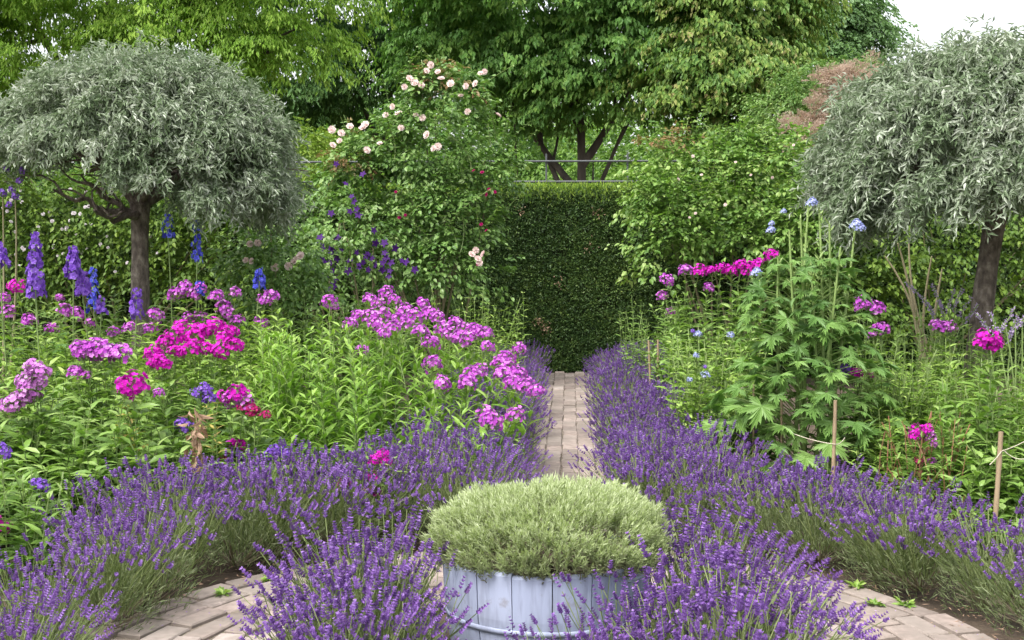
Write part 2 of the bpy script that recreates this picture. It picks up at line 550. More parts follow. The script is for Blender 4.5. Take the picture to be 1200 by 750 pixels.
tree('lime_leaved_tree', 'tall tree with feathery lime green foliage overhanging from behind the left silver tree', 'tree',
     G(120, 20.5), at(120, 20, 20.5), .2,
     [(.7, at(20, -20, 20), .1), (.75, at(250, 0, 20), .09), (.8, at(320, 60, 19.5), .08), (.95, at(150, -90, 20), .1)],
     [L_(110, -60, 20.5, 2.6, 1.7), L_(330, -30, 20, 1.7, 1.2), L_(-60, 60, 20.5, 1.4, 1.5), L_(60, 50, 20.3, 1.5, .75), L_(225, 45, 20, 1.3, .8),
      L_(330, 60, 19.6, .85, .55), L_(-20, 150, 20.5, .9, .7)],
     'lime', 11, nclump=620, per=8, clump_r=.26, clump_z=.3, spray_len=.5, K=30, L=.085, W=.032, droop=.5, spread=.45, flat=.3, nrand=.35, pend=True)
tree('dark_hornbeam', 'dark green tree behind the pale pink rose between lime green and layered trees', 'tree',
     G(452, 27), at(455, 60, 27), .16,
     [(.6, at(400, 60, 27), .08), (.7, at(520, 40, 27), .08), (.9, at(450, -60, 27), .08)],
     [L_(430, -40, 27, 2.6, 1.9), L_(370, 80, 27, 1.5, 1.2), L_(470, 80, 27.3, 1.6, 1.2), L_(350, 140, 28, 1.3, .7), L_(540, 60, 27, 1.3, 1.3)],
     'deep', 12, nclump=430, per=7, clump_r=.34, clump_z=.25, spray_len=.55, K=26, L=.105, W=.058, droop=.4, spread=.5, flat=.2, nrand=.3, pend=True)
tree('layered_tree', 'large multi-stemmed tree with drooping layers of mid green leaves above the clipped hedge', 'tree',
     G(668, 24), at(672, 60, 24), .105,
     [(.35, at(612, 110, 24), .075), (.3, at(735, 140, 23.6), .075), (.45, at(560, 60, 24), .08), (.6, at(760, 60, 23.5), .09), (.7, at(640, 10, 24), .08), (.9, at(690, -60, 24), .08)],
     [L_(640, -40, 24, 2.9, 1.7), L_(560, 60, 24, 1.3, 1.0), L_(660, 75, 23.6, 1.4, .85), L_(750, 60, 23.4, 1.5, 1.0), L_(700, 115, 23.2, 1.0, .55),
      L_(600, 115, 24.2, .85, .5), L_(655, 145, 23.5, .55, .35), L_(780, -20, 23.4, 1.6, 1.3)],
     'mid', 13, nclump=560, per=7, clump_r=.32, clump_z=.22, spray_len=.5, K=26, L=.11, W=.06, droop=.4, spread=.5, flat=.15, nrand=.3, pend=True)
tree('turning_tree', 'tree with leaves turning yellow and bronze at the tips, right of the layered tree', 'tree',
     G(775, 22), at(815, 110, 22), .1,
     [(.75, at(850, 60, 22), .07), (.6, at(880, 110, 22), .06), (.85, at(790, 20, 22), .06)],
     [L_(860, -10, 22, 1.15, 1.2), L_(850, 85, 21.8, 1.05, .9), L_(890, 140, 21.6, .65, .6), L_(805, 100, 21.8, .6, .55), L_(860, 170, 21.5, .65, .35)],
     'turning', 14, nclump=300, per=7, clump_r=.26, clump_z=.25, spray_len=.45, K=26, L=.1, W=.054, droop=.4, spread=.5, flat=.15, nrand=.3, pend=True)
tree('far_ash', 'distant bluish green tree against the white sky at the top right', 'tree',
     G(975, 46), at(975, 20, 46), .3,
     [(.8, at(950, 10, 46), .12), (.85, at(1000, 30, 46), .12)],
     [L_(975, 5, 46, 1.5, 1.6), L_(950, 50, 46, 1.3, 1.2), L_(1005, 40, 46, .9, .9), L_(965, 80, 46, 1.6, .8)],
     'far', 15, nclump=300, per=5, clump_r=.3, spray_len=.7, K=20, L=.16, W=.08, droop=.4, hang=.3)

def bush(name, label, lobes, base, leafm, seed, cat='shrub', parts='foliage', group=None, stems=6, stemm='cane', **kw):
    rng = np.random.default_rng(seed)
    t = thing(name, label, cat, base, group)
    mb = crown(lobes, rng=rng, **kw)
    obj(parts, mb.mesh(name + '_foliage', M[leafm], base), t)
    if stems:
        mb = MB()
        c, o = lobe_points(lobes, stems, rng, (.3, .7))
        for k in range(stems):
            b = np.asarray(base) + np.array([rng.normal(0, .06), rng.normal(0, .06), 0])
            tube(mb, curve(b, c[k], rng.normal(0, .06, 3), 7), np.linspace(.014, .005, 7), 5)
        obj('stem', mb.mesh(name + '_stem', M[stemm], base, True), t)
    return t

_r = np.random.default_rng(20)
_l = []
for _k in range(30):
    _t = _r.random()
    _l.append(L_(942 + 95 * _t + _r.normal(0, 12), 158 - 92 * _t + _r.normal(0, 14) + 14, 18 + _r.normal(0, .15), _r.uniform(.12, .24), _r.uniform(.1, .2)))
bush('smoke_bush', 'smoke bush with pinkish brown plumes behind the right silver tree', _l,
     G(985, 18), 'smoke', 21, nclump=260, per=5, clump_r=.04, spray_len=.12, K=40, L=.03, W=.008, droop=.1, hang=.0, spread=1.0, nrand=1.2, flat=1, shell=(.5, 1))
bush('green_shrub', 'dull green shrub behind the smoke bush under the distant tree',
     [L_(985, 105, 19.5, .7, .4), L_(930, 130, 19.5, .6, .5), L_(1030, 110, 19.5, .5, .4)], G(990, 19.5), 'rose', 22,
     nclump=120, per=5, clump_r=.12, spray_len=.3, K=14, L=.06, W=.03)
bush('golden_shrub', 'yellow green shrub behind the hedge between left silver tree and pale pink rose',
     [L_(360, 195, 17, .6, .35), L_(410, 205, 17, .5, .3), L_(340, 185, 17.3, .45, .4)], G(370, 17), 'sunny', 23,
     nclump=150, per=5, clump_r=.1, spray_len=.25, K=14, L=.06, W=.025)
# far wood as one mass
rng = np.random.default_rng(30)
lob = [(x, rng.uniform(38, 46), rng.uniform(.8, 2.2), rng.uniform(2, 3), 2, rng.uniform(1.6, 3.0)) for x in np.linspace(-22, 14, 22)]
lob += [(x, rng.uniform(40, 48), rng.uniform(3.2, 5), rng.uniform(1.6, 2.4), 2, rng.uniform(1.6, 2.4)) for x in np.linspace(-9, 9, 11)]
mb = crown(lob, 2000, 5, rng, .45, .9, 14, .2, .11, droop=.4, hang=.3, front=.9)
tag(obj('woodland', mb.mesh('woodland', M['woodmass'])), 'bright green distant wood seen under the tree canopies behind the hedge', 'woodland', kind='stuff')
lob = [(x, rng.uniform(50, 56), rng.uniform(3, 5), rng.uniform(3, 4.5), 2, rng.uniform(3, 4.5)) for x in np.linspace(-34, 2, 12)]
mb = crown(lob, 900, 5, rng, .8, 1.3, 12, .34, .2, droop=.4, hang=.3, front=.9)
tag(obj('forest', mb.mesh('forest', M['deep'])), 'dark wooded mass far behind the left hand trees', 'woodland', kind='stuff')

# ------------------------------------------------------------------ clipped yew hedge and rails
def build_hedge():
    rng = np.random.default_rng(41)
    Y0, H, T = 14.0, 2.02, .9
    base = (0, Y0 + T / 2, 0)
    t = thing('yew_hedge', 'dark clipped yew hedge closing the end of the brick path', 'hedge', base)
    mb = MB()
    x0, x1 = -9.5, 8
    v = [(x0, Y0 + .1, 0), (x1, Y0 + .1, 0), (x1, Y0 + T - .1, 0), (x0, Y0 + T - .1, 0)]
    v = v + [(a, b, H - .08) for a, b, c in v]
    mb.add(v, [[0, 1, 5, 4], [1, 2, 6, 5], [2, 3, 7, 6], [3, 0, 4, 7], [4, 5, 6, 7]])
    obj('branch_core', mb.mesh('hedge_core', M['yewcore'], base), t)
    mb = MB()
    def face(xa, xb, nt, per, L, W):
        # clipped tufts of needles, some set deeper than others
        x = rng.uniform(xa, xb, nt)
        z = rng.uniform(.02, H, nt)
        c = np.stack([x, np.full(nt, Y0), z], 1)
        tone = .36 + snoise(c, 8, 3) * .13 + rng.normal(0, .17, nt)
        c[:, 1] = Y0 + .03 + snoise(c, 5, 4) * .02 + np.abs(rng.normal(0, .04, nt))
        C = np.repeat(c, per, 0)
        n = len(C)
        off = rng.normal(0, 1, (n, 3))
        p = C + off * L * np.array([.5, .3, .5])
        d = off * np.array([.8, .4, .8]) + np.array([0, -.8, .25])
        nn = np.stack([rng.normal(0, .6, n), rng.normal(-.8, .5, n), rng.normal(.7, .5, n)], 1)
        r = np.clip(np.repeat(tone, per) + rng.normal(0, .13, n), 0, 1)
        leaves(mb, p, d, nn, rng.uniform(.6, 1.2, n) * L, W, 'quad', .2, rnd=r)
    face(-1.45, 1.5, 8000, 16, .036, .012)
    face(-9.3, -1.45, 5000, 12, .06, .022)
    face(1.5, 7.8, 4500, 12, .06, .022)
    for (px, py) in ((632, 377), (640, 384), (690, 290), (612, 250), (700, 250), (655, 330)):
        c = at(px, py, Y0 - .01)
        n = 16 if py < 370 else 34
        leaves(mb, c + rng.normal(0, .035, (n, 3)) * np.array([1, .4, 1]), rng.normal(0, 1, (n, 3)), rng.normal(0, .5, (n, 3)) - np.array([0, 1, 0]), .03, .01, 'quad', .1, mat=1)
    obj('foliage', mb.mesh('hedge_face', [M['yew'], M['withered']], base), t)
    mb = MB()
    n = 45000
    p = np.stack([rng.uniform(-5, 4.5, n), Y0 + rng.uniform(-.03, T, n), H + rng.uniform(-.2, .04, n) ** 1 * 1], 1)
    keep = rng.random(n) < np.clip((p[:, 2] - (H - .2)) / .14, 0, 1)
    p = p[keep]
    n = len(p)
    d = np.stack([rng.normal(0, .35, n), rng.normal(-.35, .4, n), rng.normal(1, .3, n)], 1)
    leaves(mb, p, d, rng.normal(0, 1, (n, 3)) + np.array([0, -.6, .4]), rng.uniform(.03, .065, n), .012, 'quad', .15)
    obj('young_growth', mb.mesh('hedge_top', M['yewtip'], base), t)
build_hedge()

def metal(name, c, rough=.4, met=.8):
    m = roughmat(name, [tuple(x * .8 for x in c), c], 20, 4, rough, .1)
    m.node_tree.nodes['Principled BSDF'].inputs['Metallic'].default_value = met
    return m
M['rail'] = metal('grey_rail', (.09, .095, .1), .55, .1)

def build_rails():
    Y = 15.05
    t = thing('rail_fence', 'thin grey metal rails standing just above the clipped hedge', 'fence', (0, Y, 0))
    for py, r in ((189, .013), (213, .016), (217.5, .009)):
        z = at(660, py, Y)[2]
        mb = MB()
        tube(mb, [(x, Y - r, z) for x in np.linspace(-5.2, 2.3, 12)], r, 6)
        obj('rail', mb.mesh('rail', M['rail'], (0, Y, 0), True), t)
    for px in (735, 640, 330, 520):
        x = gx(px, Y)
        mb = MB()
        tube(mb, [(x, Y + .02, 0), (x, Y + .02, at(660, 180, Y)[2])], .012, 6)
        obj('post', mb.mesh('post', M['rail'], (0, Y, 0), True), t)
build_rails()

# ------------------------------------------------------------------ silver pears
def silver_pear(label, base, fork, cz, R_, H, zb, seed, lean=(0, 0), lx=0, low_limbs=()):
    rng = np.random.default_rng(seed)
    t = thing('silver_pear', label, 'tree', base, 'silver pear trees flanking the garden')
    base, fork = np.asarray(base, float), np.asarray(fork, float)
    mb = MB()
    P = curve(base, fork, (lean[0], lean[1], 0), 14)
    rad = .066 + .008 * np.sin(np.arange(14) * 1.7) * .4
    rad = rad * np.linspace(1.12, .95, 14)
    rad[0] *= 1.3
    rad[-1] *= 1.25
    tube(mb, P, rad, 12)
    C = np.array([fork[0] + lx, fork[1], cz])
    for k in range(13):
        a = k * 2.4 + rng.uniform(-.3, .3)
        rr = rng.uniform(.45, .85)
        e = C + np.array([cos(a) * R_ * rr, sin(a) * R_ * rr, rng.uniform(.0, .75) * H * (1.05 - rr)])
        Q = curve(fork + rng.normal(0, .02, 3), e, np.array([0, 0, .12]) + rng.normal(0, .07, 3), 9)
        tube(mb, Q, np.linspace(.042, .012, 9), 6)
        for j in (3, 4, 5, 6, 7):
            e2 = Q[j] + np.array([rng.normal(0, .28), rng.normal(0, .28), rng.uniform(-.12, .3)])
            tube(mb, curve(Q[j], e2, rng.normal(0, .04, 3), 5), np.linspace(.014, .004, 5), 4)
    for e in low_limbs:
        e = np.asarray(e)
        Q = curve(fork - np.array([0, 0, .06]), e, np.array([0, 0, -.05]), 9)
        Q[1:-1] += rng.normal(0, .018, (7, 3))
        tube(mb, Q, np.linspace(.034, .008, 9), 6)
        for j in (3, 4, 6, 7):
            e2 = Q[j] + np.array([rng.normal(-.12, .12), rng.normal(0, .15), rng.uniform(-.06, .22)])
            tube(mb, curve(Q[j], e2, rng.normal(0, .03, 3), 5), np.linspace(.012, .004, 5), 4)
    obj('trunk', mb.mesh('pear_trunk', M['bark_pear'], base, True), t)
    # leafy shoots in clumps over a dome
    mb = MB()
    nc = 1350
    a = rng.uniform(0, 2 * pi, nc)
    sz = rng.uniform(-.5, 1, nc)
    dirs = np.stack([np.cos(a) * np.sqrt(1 - sz ** 2), np.sin(a) * np.sqrt(1 - sz ** 2), sz], 1)
    hz = np.clip(1 - np.clip(sz, 0, 1) ** 2.3, 0, 1) ** .46         # full shoulders, steep sides
    dirs = np.stack([np.cos(a) * hz, np.sin(a) * hz, sz], 1)
    lump = 1 + .025 * snoise(dirs, seed + 1, 5)
    rr = np.where(rng.random(nc) < .3, rng.uniform(.62, .88, nc), rng.uniform(.9, 1.02, nc)) * lump
    c = C + dirs * np.array([R_, R_, H]) * rr[:, None]
    low = zb(a) + .12 * snoise(dirs, seed + 3, 7)
    keep = (c[:, 2] > low) & ((dirs[:, 1] < .25) | (rng.random(nc) < .55)) & ~((snoise(dirs, seed + 4, 8) < -.42) & (dirs[:, 2] < .8) & (rr > .88))
    c, dirs, rr = c[keep], dirs[keep], rr[keep]
    tone = rng.uniform(0, 1, len(c))
    per = 11
    p = np.repeat(c, per, 0) + rng.normal(0, .046, (len(c) * per, 3))
    dirs = np.repeat(dirs, per, 0)
    n = len(p)
    K = 13
    outw = unit(dirs * np.array([1, 1, .6]))
    dirs = unit(dirs)
    hor = unit(dirs * np.array([1, 1, .1]) + rng.normal(0, .25, dirs.shape) * np.array([1, 1, 0]))
    tdir = unit(hor * rng.uniform(.5, 1.0, (n, 1)) * (.45 + .55 * np.sqrt(1 - dirs[:, 2:] ** 2)) + rng.normal(0, .26, (n, 3)) - Z3 * rng.uniform(.2, .85, (n, 1)))
    ln = rng.uniform(.08, .18, n)
    u = np.linspace(.08, 1, K)[None, :, None]
    Q = p[:, None] + tdir[:, None] * u * ln[:, None, None] - Z3 * (u ** 2) * (ln * .3)[:, None, None]
    ld = tdir[:, None] * .6 + rng.normal(0, .7, (n, K, 3)) + outw[:, None] * .25 - Z3 * .3
    nn = outw[:, None] * 1.1 + Z3 * .5 + rng.normal(0, .5, (n, K, 3))
    r = np.clip(.4 * np.repeat(tone, per)[:, None] + .1 * rng.uniform(0, 1, n)[:, None] + .5 * rng.uniform(0, 1, (n, K)), 0, 1)
    q = rng.uniform(.7, 1.25, n * K)
    leaves(mb, Q.reshape(-1, 3), ld.reshape(-1, 3), nn.reshape(-1, 3), .056 * q, .0135 * q, 'diamond', .35, .3, r.ravel())
    obj('crown', mb.mesh('pear_crown', M['pear'], base), t)
    return t
M['bark_pear'] = roughmat('silver_pear_bark', [(.07, .058, .048), (.16, .13, .11), (.3, .26, .22)], 30, 8, .92, 1.0, (1, 1, .5))
b = at(165, 290, 9.5)
silver_pear('weeping silver-leaved tree at left with straight trunk and domed crown above the delphiniums', (b[0], 9.5, 0), (b[0] + .0, 9.5, 1.7), 1.9, 1.06, .9,
            lambda az: 2.0 - .36 * np.clip(np.cos(az), 0, 1) ** .7 + .1 * np.clip(-np.cos(az), 0, 1), 51, (-.01, 0), .03, [at(62, 222, 9.1), at(110, 246, 9.0), at(95, 205, 9.3)])
b = at(1150, 290, 8.2)
silver_pear('weeping silver-leaved tree at right with leaning trunk, its dome cut by the picture edge', (b[0] - .06, 8.2, 0), (b[0] + .09, 8.2, 1.62), 1.74, 1.09, .93,
            lambda az: 1.66 + .06 * np.cos(az) + .34 * np.exp(-((az + 1.45) / .33) ** 2), 52, (-.02, 0), .05)

# ------------------------------------------------------------------ flowers
def floret_ring(mb, c, nrm, r, rng, np_=5, shape='quad', cup=.25, wide=.95, rnd=None):
    """np_ petals round every centre c, facing nrm"""
    N = len(c)
    nrm = unit(nrm)
    a = unit(np.cross(nrm, rng.normal(size=(N, 3))))
    b_ = np.cross(nrm, a)
    rnd = rng.uniform(0, 1, N) if rnd is None else rnd
    for k in range(np_):
        th = 2 * pi * k / np_
        d = a * cos(th) + b_ * sin(th) + nrm * cup
        leaves(mb, c, d, nrm, r, np.asarray(r) * wide, shape, .1, .1, np.clip(rnd + rng.normal(0, .08, N), 0, 1))

def head_mesh(col, seed, r=.058, n=70, fr=.0125):
    rng = np.random.default_rng(seed)
    mb = MB()
    d = unit(rng.normal(size=(n * 3, 3)))
    d = d[d[:, 2] > -.45][:n]
    n = len(d)
    c = d * np.array([r, r, r * .95]) * (rng.uniform(.7, 1.0, (n, 1)) + .22 * snoise(d, seed, 2.6)[:, None])
    floret_ring(mb, c, d + Z3 * .25 + rng.normal(0, .25, (n, 3)), fr * rng.uniform(.85, 1.15, n), rng)
    k = 40
    e = unit(rng.normal(size=(k, 3)))
    leaves(mb, e * r * .4 - Z3 * r * .45, e + Z3 * .9, rng.normal(size=(k, 3)), r * .8, .004, 'quad', 0, mat=1)
    return mb.mesh(col + '_flower_head', [FL[col], M['stem']])

HEADS = {c: [head_mesh(c, 60 + i * 7 + j) for j in range(3)] for i, c in enumerate(['mauve', 'magenta', 'lilac', 'violet', 'crimson', 'paleblue'])}

def stalks(mb, base, top, rng, L=.135, W=.036, pitch=.052, bare=.0, shape='lance', stemw=.005, mat_leaf=0, mat_stem=1, up=.8, droop=.45, low=.0, taper=.45):
    """leafy stems from base to top (N,3): pairs of leaves crosswise up the stem"""
    N = len(base)
    m = 6
    t = np.linspace(0, 1, m)[None, :, None]
    bow = rng.normal(0, .03, (N, 1, 3)) * np.array([1, 1, 0])
    hor = (top - base) * np.array([1, 1, 0])
    P = base[:, None] * (1 - t) + top[:, None] * t + bow * (4 * t * (1 - t)) - hor[:, None] * (.5 * t * (1 - t))
    ribbons(mb, P, stemw, rng, mat_stem)
    H = np.linalg.norm(top - base, axis=1)
    K = int(max(4, H.max() / pitch))
    for k in range(K):
        h = (k + .5) * pitch + rng.uniform(-.01, .01, N)
        ok = (h < H - bare) & (h > low * H)
        if not ok.any():
            continue
        u = (h / H)[:, None]
        c = base * (1 - u) + top * u + bow[:, 0] * (4 * u * (1 - u)) - hor * (.5 * u * (1 - u))
        a = (k % 2) * pi / 2 + np.arange(N) * 1.3 + rng.normal(0, .3, N)
        for sgn in (1, -1):
            o = np.stack([np.cos(a) * sgn, np.sin(a) * sgn, np.full(N, up)], 1) + rng.normal(0, .18, (N, 3))
            nn = Z3 + np.stack([-np.cos(a) * sgn, -np.sin(a) * sgn, np.zeros(N)], 1) * up + rng.normal(0, .35, (N, 3))
            s = rng.uniform(.75, 1.15, N) * (1 - taper * np.clip(u[:, 0] - .55, 0, 1) * 2)
            r = np.clip(rng.uniform(0, 1, N) * .6 + .4 * u[:, 0], 0, 1)
            leaves(mb, c[ok], o[ok], nn[ok], (L * s)[ok], (W * s)[ok], shape, droop, .2, r[ok], mat_leaf)

def clump(name, label, cat, base, heads, extra, seed, leafm='phlox', group=None, spread=.28, shape='lance', hs=1.0, headsrc=None, stemm='stem', ff=.62, **kw):
    """a perennial: leafy stems to every head (x,y,z,colour,scale) plus headless stems to the points in extra"""
    rng = np.random.default_rng(seed)
    base = np.asarray(base, float)
    t = thing(name, label, cat, base, group)
    tops = np.array([h[:3] for h in heads] + [tuple(e) for e in extra])
    foot = base + (tops - base) * np.array([ff, ff, 0]) + rng.normal(0, spread * .12, tops.shape) * np.array([1, 1, 0])
    foot[:, 2] = -.02
    mb = MB()
    stalks(mb, foot, tops, rng, shape=shape, **kw)
    obj('foliage', mb.mesh(name + '_foliage', [M[leafm], M[stemm]], base), t)
    for i, h in enumerate(heads):
        me = HEADS[h[3]][i % 3] if headsrc is None else headsrc[i % len(headsrc)]
        o = obj('flower_head', me, t, np.array(h[:3]) - base)
        o.rotation_euler = (rng.normal(0, .25), rng.normal(0, .25), rng.uniform(0, 6))
        s = h[4] * hs * rng.uniform(.9, 1.15)
        o.scale = (s, s, s)
    return t

def hd(lst, Yf, col, sc=1.0):
    out = []
    for q in lst:
        px, py = q[:2]
        Y = Yf(px, py) if callable(Yf) else Yf
        p = at(px, py, Y)
        out.append((p[0], p[1], p[2], q[2] if len(q) > 2 else col, q[3] if len(q) > 3 else sc))
    return out

def region(n, x0, x1, y0, y1, Y0, Y1, rng, topf=None):
    """tops of headless stems: pixel box, nearer means lower"""
    o = []
    for _ in range(n):
        u = rng.random()
        px = rng.uniform(x0, x1)
        py = y0 + (y1 - y0) * (1 - u) + rng.normal(0, 6)
        if topf:
            py = max(py, topf(px) + rng.uniform(0, 14))
        Y = Y0 + (Y1 - Y0) * u + rng.normal(0, .08)
        p = at(px, py, Y)
        o.append((p[0], p[1], max(.12, p[2])))
    return o

rg = np.random.default_rng(77)
# the big mauve phlox beside the path
c_heads = [(433, 352), (453, 343), (443, 357), (420, 371), (433, 371), (450, 369), (450, 392), (462, 352), (474, 364), (495, 357), (504, 368), (478, 380), (492, 390),
           (504, 402), (519, 385), (533, 380), (545, 387), (549, 398), (568, 392), (571, 407), (609, 409), (507, 428), (518, 449), (561, 435), (547, 449), (594, 420),
           (597, 433), (589, 440), (602, 449), (616, 453), (629, 460), (578, 494), (603, 487), (424, 412), (386, 355), (411, 380), (468, 376), (486, 370), (526, 392), (557, 388),
           (440, 380), (460, 384), (585, 428), (608, 440), (570, 487), (553, 440), (512, 372), (538, 395)]
def cY(px, py):
    return 8.6 - (py - 345) / 150 * 1.9
ex = region(80, 305, 600, 372, 520, 6.45, 8.3, rg, lambda px: 372 + max(0, px - 430) * .28) + region(46, 298, 430, 366, 470, 6.5, 7.8, rg, lambda px: 362)
bs = at(450, 290, 7.3); bs[2] = 0
clump('phlox', 'big clump of mauve pink phlox beside the path, bare green stems on its left half', 'phlox', bs, hd(c_heads, cY, 'mauve', .92), ex, 101, 'phloxmid', 'phlox in the flower beds', up=1.25, W=.03, ff=.88)
M_left = 'phlox in the flower beds'
# magenta phlox at left
h = [(180, 415), (193, 402), (207, 413), (215, 386), (229, 397), (244, 410), (250, 385), (263, 398), (275, 405), (190, 427), (222, 410), (236, 388), (258, 411), (204, 395), (268, 390), (184, 425)]
bs = at(232, 290, 6.9); bs[2] = 0
clump('phlox', 'phlox with one broad glowing magenta flower mass in the left bed', 'phlox', bs, hd(h, lambda a, b: 7.1 - (b - 385) * .006, 'magenta', 1.0),
      region(36, 185, 300, 420, 530, 6.3, 7.0, rg), 102, 'phlox', M_left)
h = [(155, 452, 'magenta', 1.35), (148, 456, 'magenta', .9)]
bs = at(155, 290, 5.95); bs[2] = 0
clump('phlox', 'phlox stem with a single rounded magenta head in front of the left bed', 'phlox', bs, hd(h, 6.0, 'magenta'), region(14, 110, 200, 470, 560, 5.7, 6.2, rg), 103, 'phlox', M_left, L=.155, W=.042, pitch=.06)
h = [(95, 410), (112, 407), (128, 414), (141, 417), (104, 415), (120, 411), (88, 437, 'mauve', .7), (100, 440, 'mauve', .6)]
bs = at(115, 290, 6.6); bs[2] = 0
clump('phlox', 'phlox with a wide mauve flower head left of the magenta mass', 'phlox', bs, hd(h, 6.6, 'mauve', 1.05), region(40, 60, 190, 430, 530, 6.1, 6.8, rg), 104, 'phlox', M_left)
h = [(38, 430), (48, 437), (30, 448), (44, 448), (12, 475), (30, 465), (22, 470), (36, 458)]
bs = at(30, 290, 6.0); bs[2] = 0
clump('phlox', 'phlox with pale lilac pink heads at the far left of the bed', 'phlox', bs, hd(h, 6.05, 'lilac', .9), region(60, -40, 120, 450, 570, 5.5, 6.4, rg) + region(50, -220, -40, 450, 570, 5.3, 6.6, rg), 105, 'phlox', M_left, L=.16, W=.042, pitch=.06)
h = [(20, 336, 'magenta', .9), (4, 350), (8, 365), (34, 376), (30, 381), (76, 364), (89, 369), (60, 385), (133, 389, 'mauve', .7), (152, 385), (177, 385), (182, 370), (70, 350, 'mauve', .6), (105, 378, 'mauve', .6)]
bs = at(80, 290, 8.1); bs[2] = 0
clump('phlox', 'phlox with small scattered pink heads around the left tree trunk', 'phlox', bs, hd(h, 8.1, 'mauve', .85), region(70, -20, 210, 375, 440, 7.2, 8.2, rg) + region(60, -200, -20, 375, 440, 7.0, 9.0, rg), 106, 'phloxlight', M_left)
h = [(217, 338), (207, 345), (228, 345), (235, 340), (254, 347), (276, 343), (220, 373), (235, 372), (252, 379), (267, 367), (279, 376), (311, 351), (318, 348), (306, 379), (262, 360)]
bs = at(260, 290, 8.6); bs[2] = 0
clump('phlox', 'phlox with mauve heads behind the magenta mass, right of the left trunk', 'phlox', bs, hd(h, 8.6, 'mauve', .9), region(50, 200, 340, 365, 430, 7.6, 8.6, rg), 107, 'phloxlight', M_left)
h = [(278, 463, 'magenta', .9), (270, 470, 'mauve', .8), (287, 472, 'mauve', .8), (260, 465, 'magenta', .6), (293, 480, 'crimson', .7), (300, 482, 'crimson', .5), (311, 486, 'crimson', .5), (278, 522, 'magenta', .8), (272, 520, 'mauve', .5),
     (265, 541, 'crimson', .7), (262, 553, 'crimson', .6), (285, 478, 'crimson', .6)]
bs = at(280, 290, 6.3); bs[2] = 0
clump('phlox', 'straggly phlox with small crimson and magenta flowers beside the withered stalk', 'phlox', bs, hd(h, 6.25, 'magenta'), region(16, 250, 310, 480, 560, 6.0, 6.4, rg), 108, 'phlox', M_left, pitch=.06)
h = [(232, 462, 'violet', .6), (240, 457, 'violet', .6), (213, 498, 'violet', .7), (218, 500, 'violet', .7), (186, 460, 'mauve', .5), (246, 468, 'violet', .6)]
bs = at(225, 290, 6.2); bs[2] = 0
clump('phlox', 'phlox with rounded violet blue heads below the magenta mass', 'phlox', bs, hd(h, 6.2, 'violet'), region(12, 195, 255, 480, 550, 5.9, 6.3, rg), 109, 'phlox', M_left)
h = [(325, 528, 'violet', .7), (318, 533, 'violet', .5), (335, 532, 'violet', .45)]
bs = at(325, 290, 5.95); bs[2] = 0
clump('phlox', 'low violet phlox head rising from the lavender below the big mauve clump', 'phlox', bs, hd(h, 6.0, 'violet'), region(8, 300, 350, 545, 580, 5.9, 6.1, rg), 110, 'phlox', M_left)
h = [(448, 533), (440, 540), (452, 541), (436, 560, 'magenta', .6), (430, 576), (405, 566), (399, 571, 'magenta', .6), (440, 577)]
bs = at(430, 290, 5.9); bs[2] = 0
clump('phlox', 'small magenta phlox flowers growing through the lavender left of the tub', 'phlox', bs, hd(h, 5.85, 'magenta', .6), region(4, 400, 450, 560, 590, 5.9, 6.1, rg), 111, 'phlox', M_left)
h = [(0, 618, 'magenta', .8), (2, 530, 'violet', .6), (48, 570, 'violet', .55), (42, 566, 'violet', .45)]
bs = at(10, 290, 5.0); bs[2] = 0
clump('phlox', 'violet and magenta phlox heads in front of the leafy stems at the left picture edge', 'phlox', bs, hd(h, 5.1, 'violet', .9), region(14, -30, 80, 540, 600, 4.9, 5.4, rg), 112, 'phlox', M_left, W=.034)
# right bed
h = [(803, 318, 'mauve', .9), (820, 318), (832, 317), (845, 315), (855, 318), (868, 310), (880, 312), (876, 318), (888, 310), (904, 300), (781, 328, 'mauve', .9), (776, 347, 'mauve', .9), (830, 338, 'mauve', .9), (786, 365, 'mauve', .6)]
bs = at(840, 290, 10.4); bs[2] = 0
clump('phlox', 'phlox with a row of magenta heads behind the pale green plants of the right bed', 'phlox', bs, hd(h, 10.3, 'magenta', 1.0), region(90, 760, 900, 335, 440, 9.2, 10.3, rg), 113, 'phlox', M_left)
h = [(1018, 358), (1010, 355), (1027, 362), (1028, 388), (1034, 385), (1022, 391, 'mauve', .7)]
bs = at(1030, 290, 7.6); bs[2] = 0
clump('phlox', 'phlox with mauve heads close to the right of the lobed delphinium leaves', 'phlox', bs, hd(h, 7.6, 'mauve', .85), region(90, 1000, 1130, 362, 480, 6.9, 8.0, rg), 114, 'phlox', M_left, L=.1, W=.022)
h = [(1157, 400, 'magenta', 1.1), (1150, 403, 'magenta', .9), (1165, 404, 'magenta', .9)]
bs = at(1160, 290, 6.3); bs[2] = 0
clump('phlox', 'phlox with one bright magenta head below the right leaning trunk', 'phlox', bs, hd(h, 6.3, 'magenta'), region(80, 1100, 1240, 410, 560, 5.8, 6.9, rg) + region(60, 1225, 1420, 415, 560, 5.8, 7.2, rg), 115, 'phlox', M_left, L=.14, W=.034)
h = [(1106, 384), (1098, 382), (1113, 384)]
bs = at(1100, 290, 7.6); bs[2] = 0
clump('phlox', 'phlox with one small mauve head left of the right leaning trunk', 'phlox', bs, hd(h, 7.6, 'mauve', .75), region(110, 1040, 1215, 372, 470, 6.9, 8.2, rg) + region(90, 1215, 1420, 375, 470, 7.0, 9.0, rg), 116, 'phloxlight', M_left, L=.1, W=.021)
h = [(1075, 505, 'magenta', .7), (1086, 503, 'magenta', .5), (1090, 512, 'mauve', .5), (1073, 512, 'magenta', .6), (1078, 540, 'crimson', .5), (1092, 540, 'mauve', .4), (1094, 522, 'mauve', .4)]
bs = at(1085, 290, 6.15); bs[2] = 0
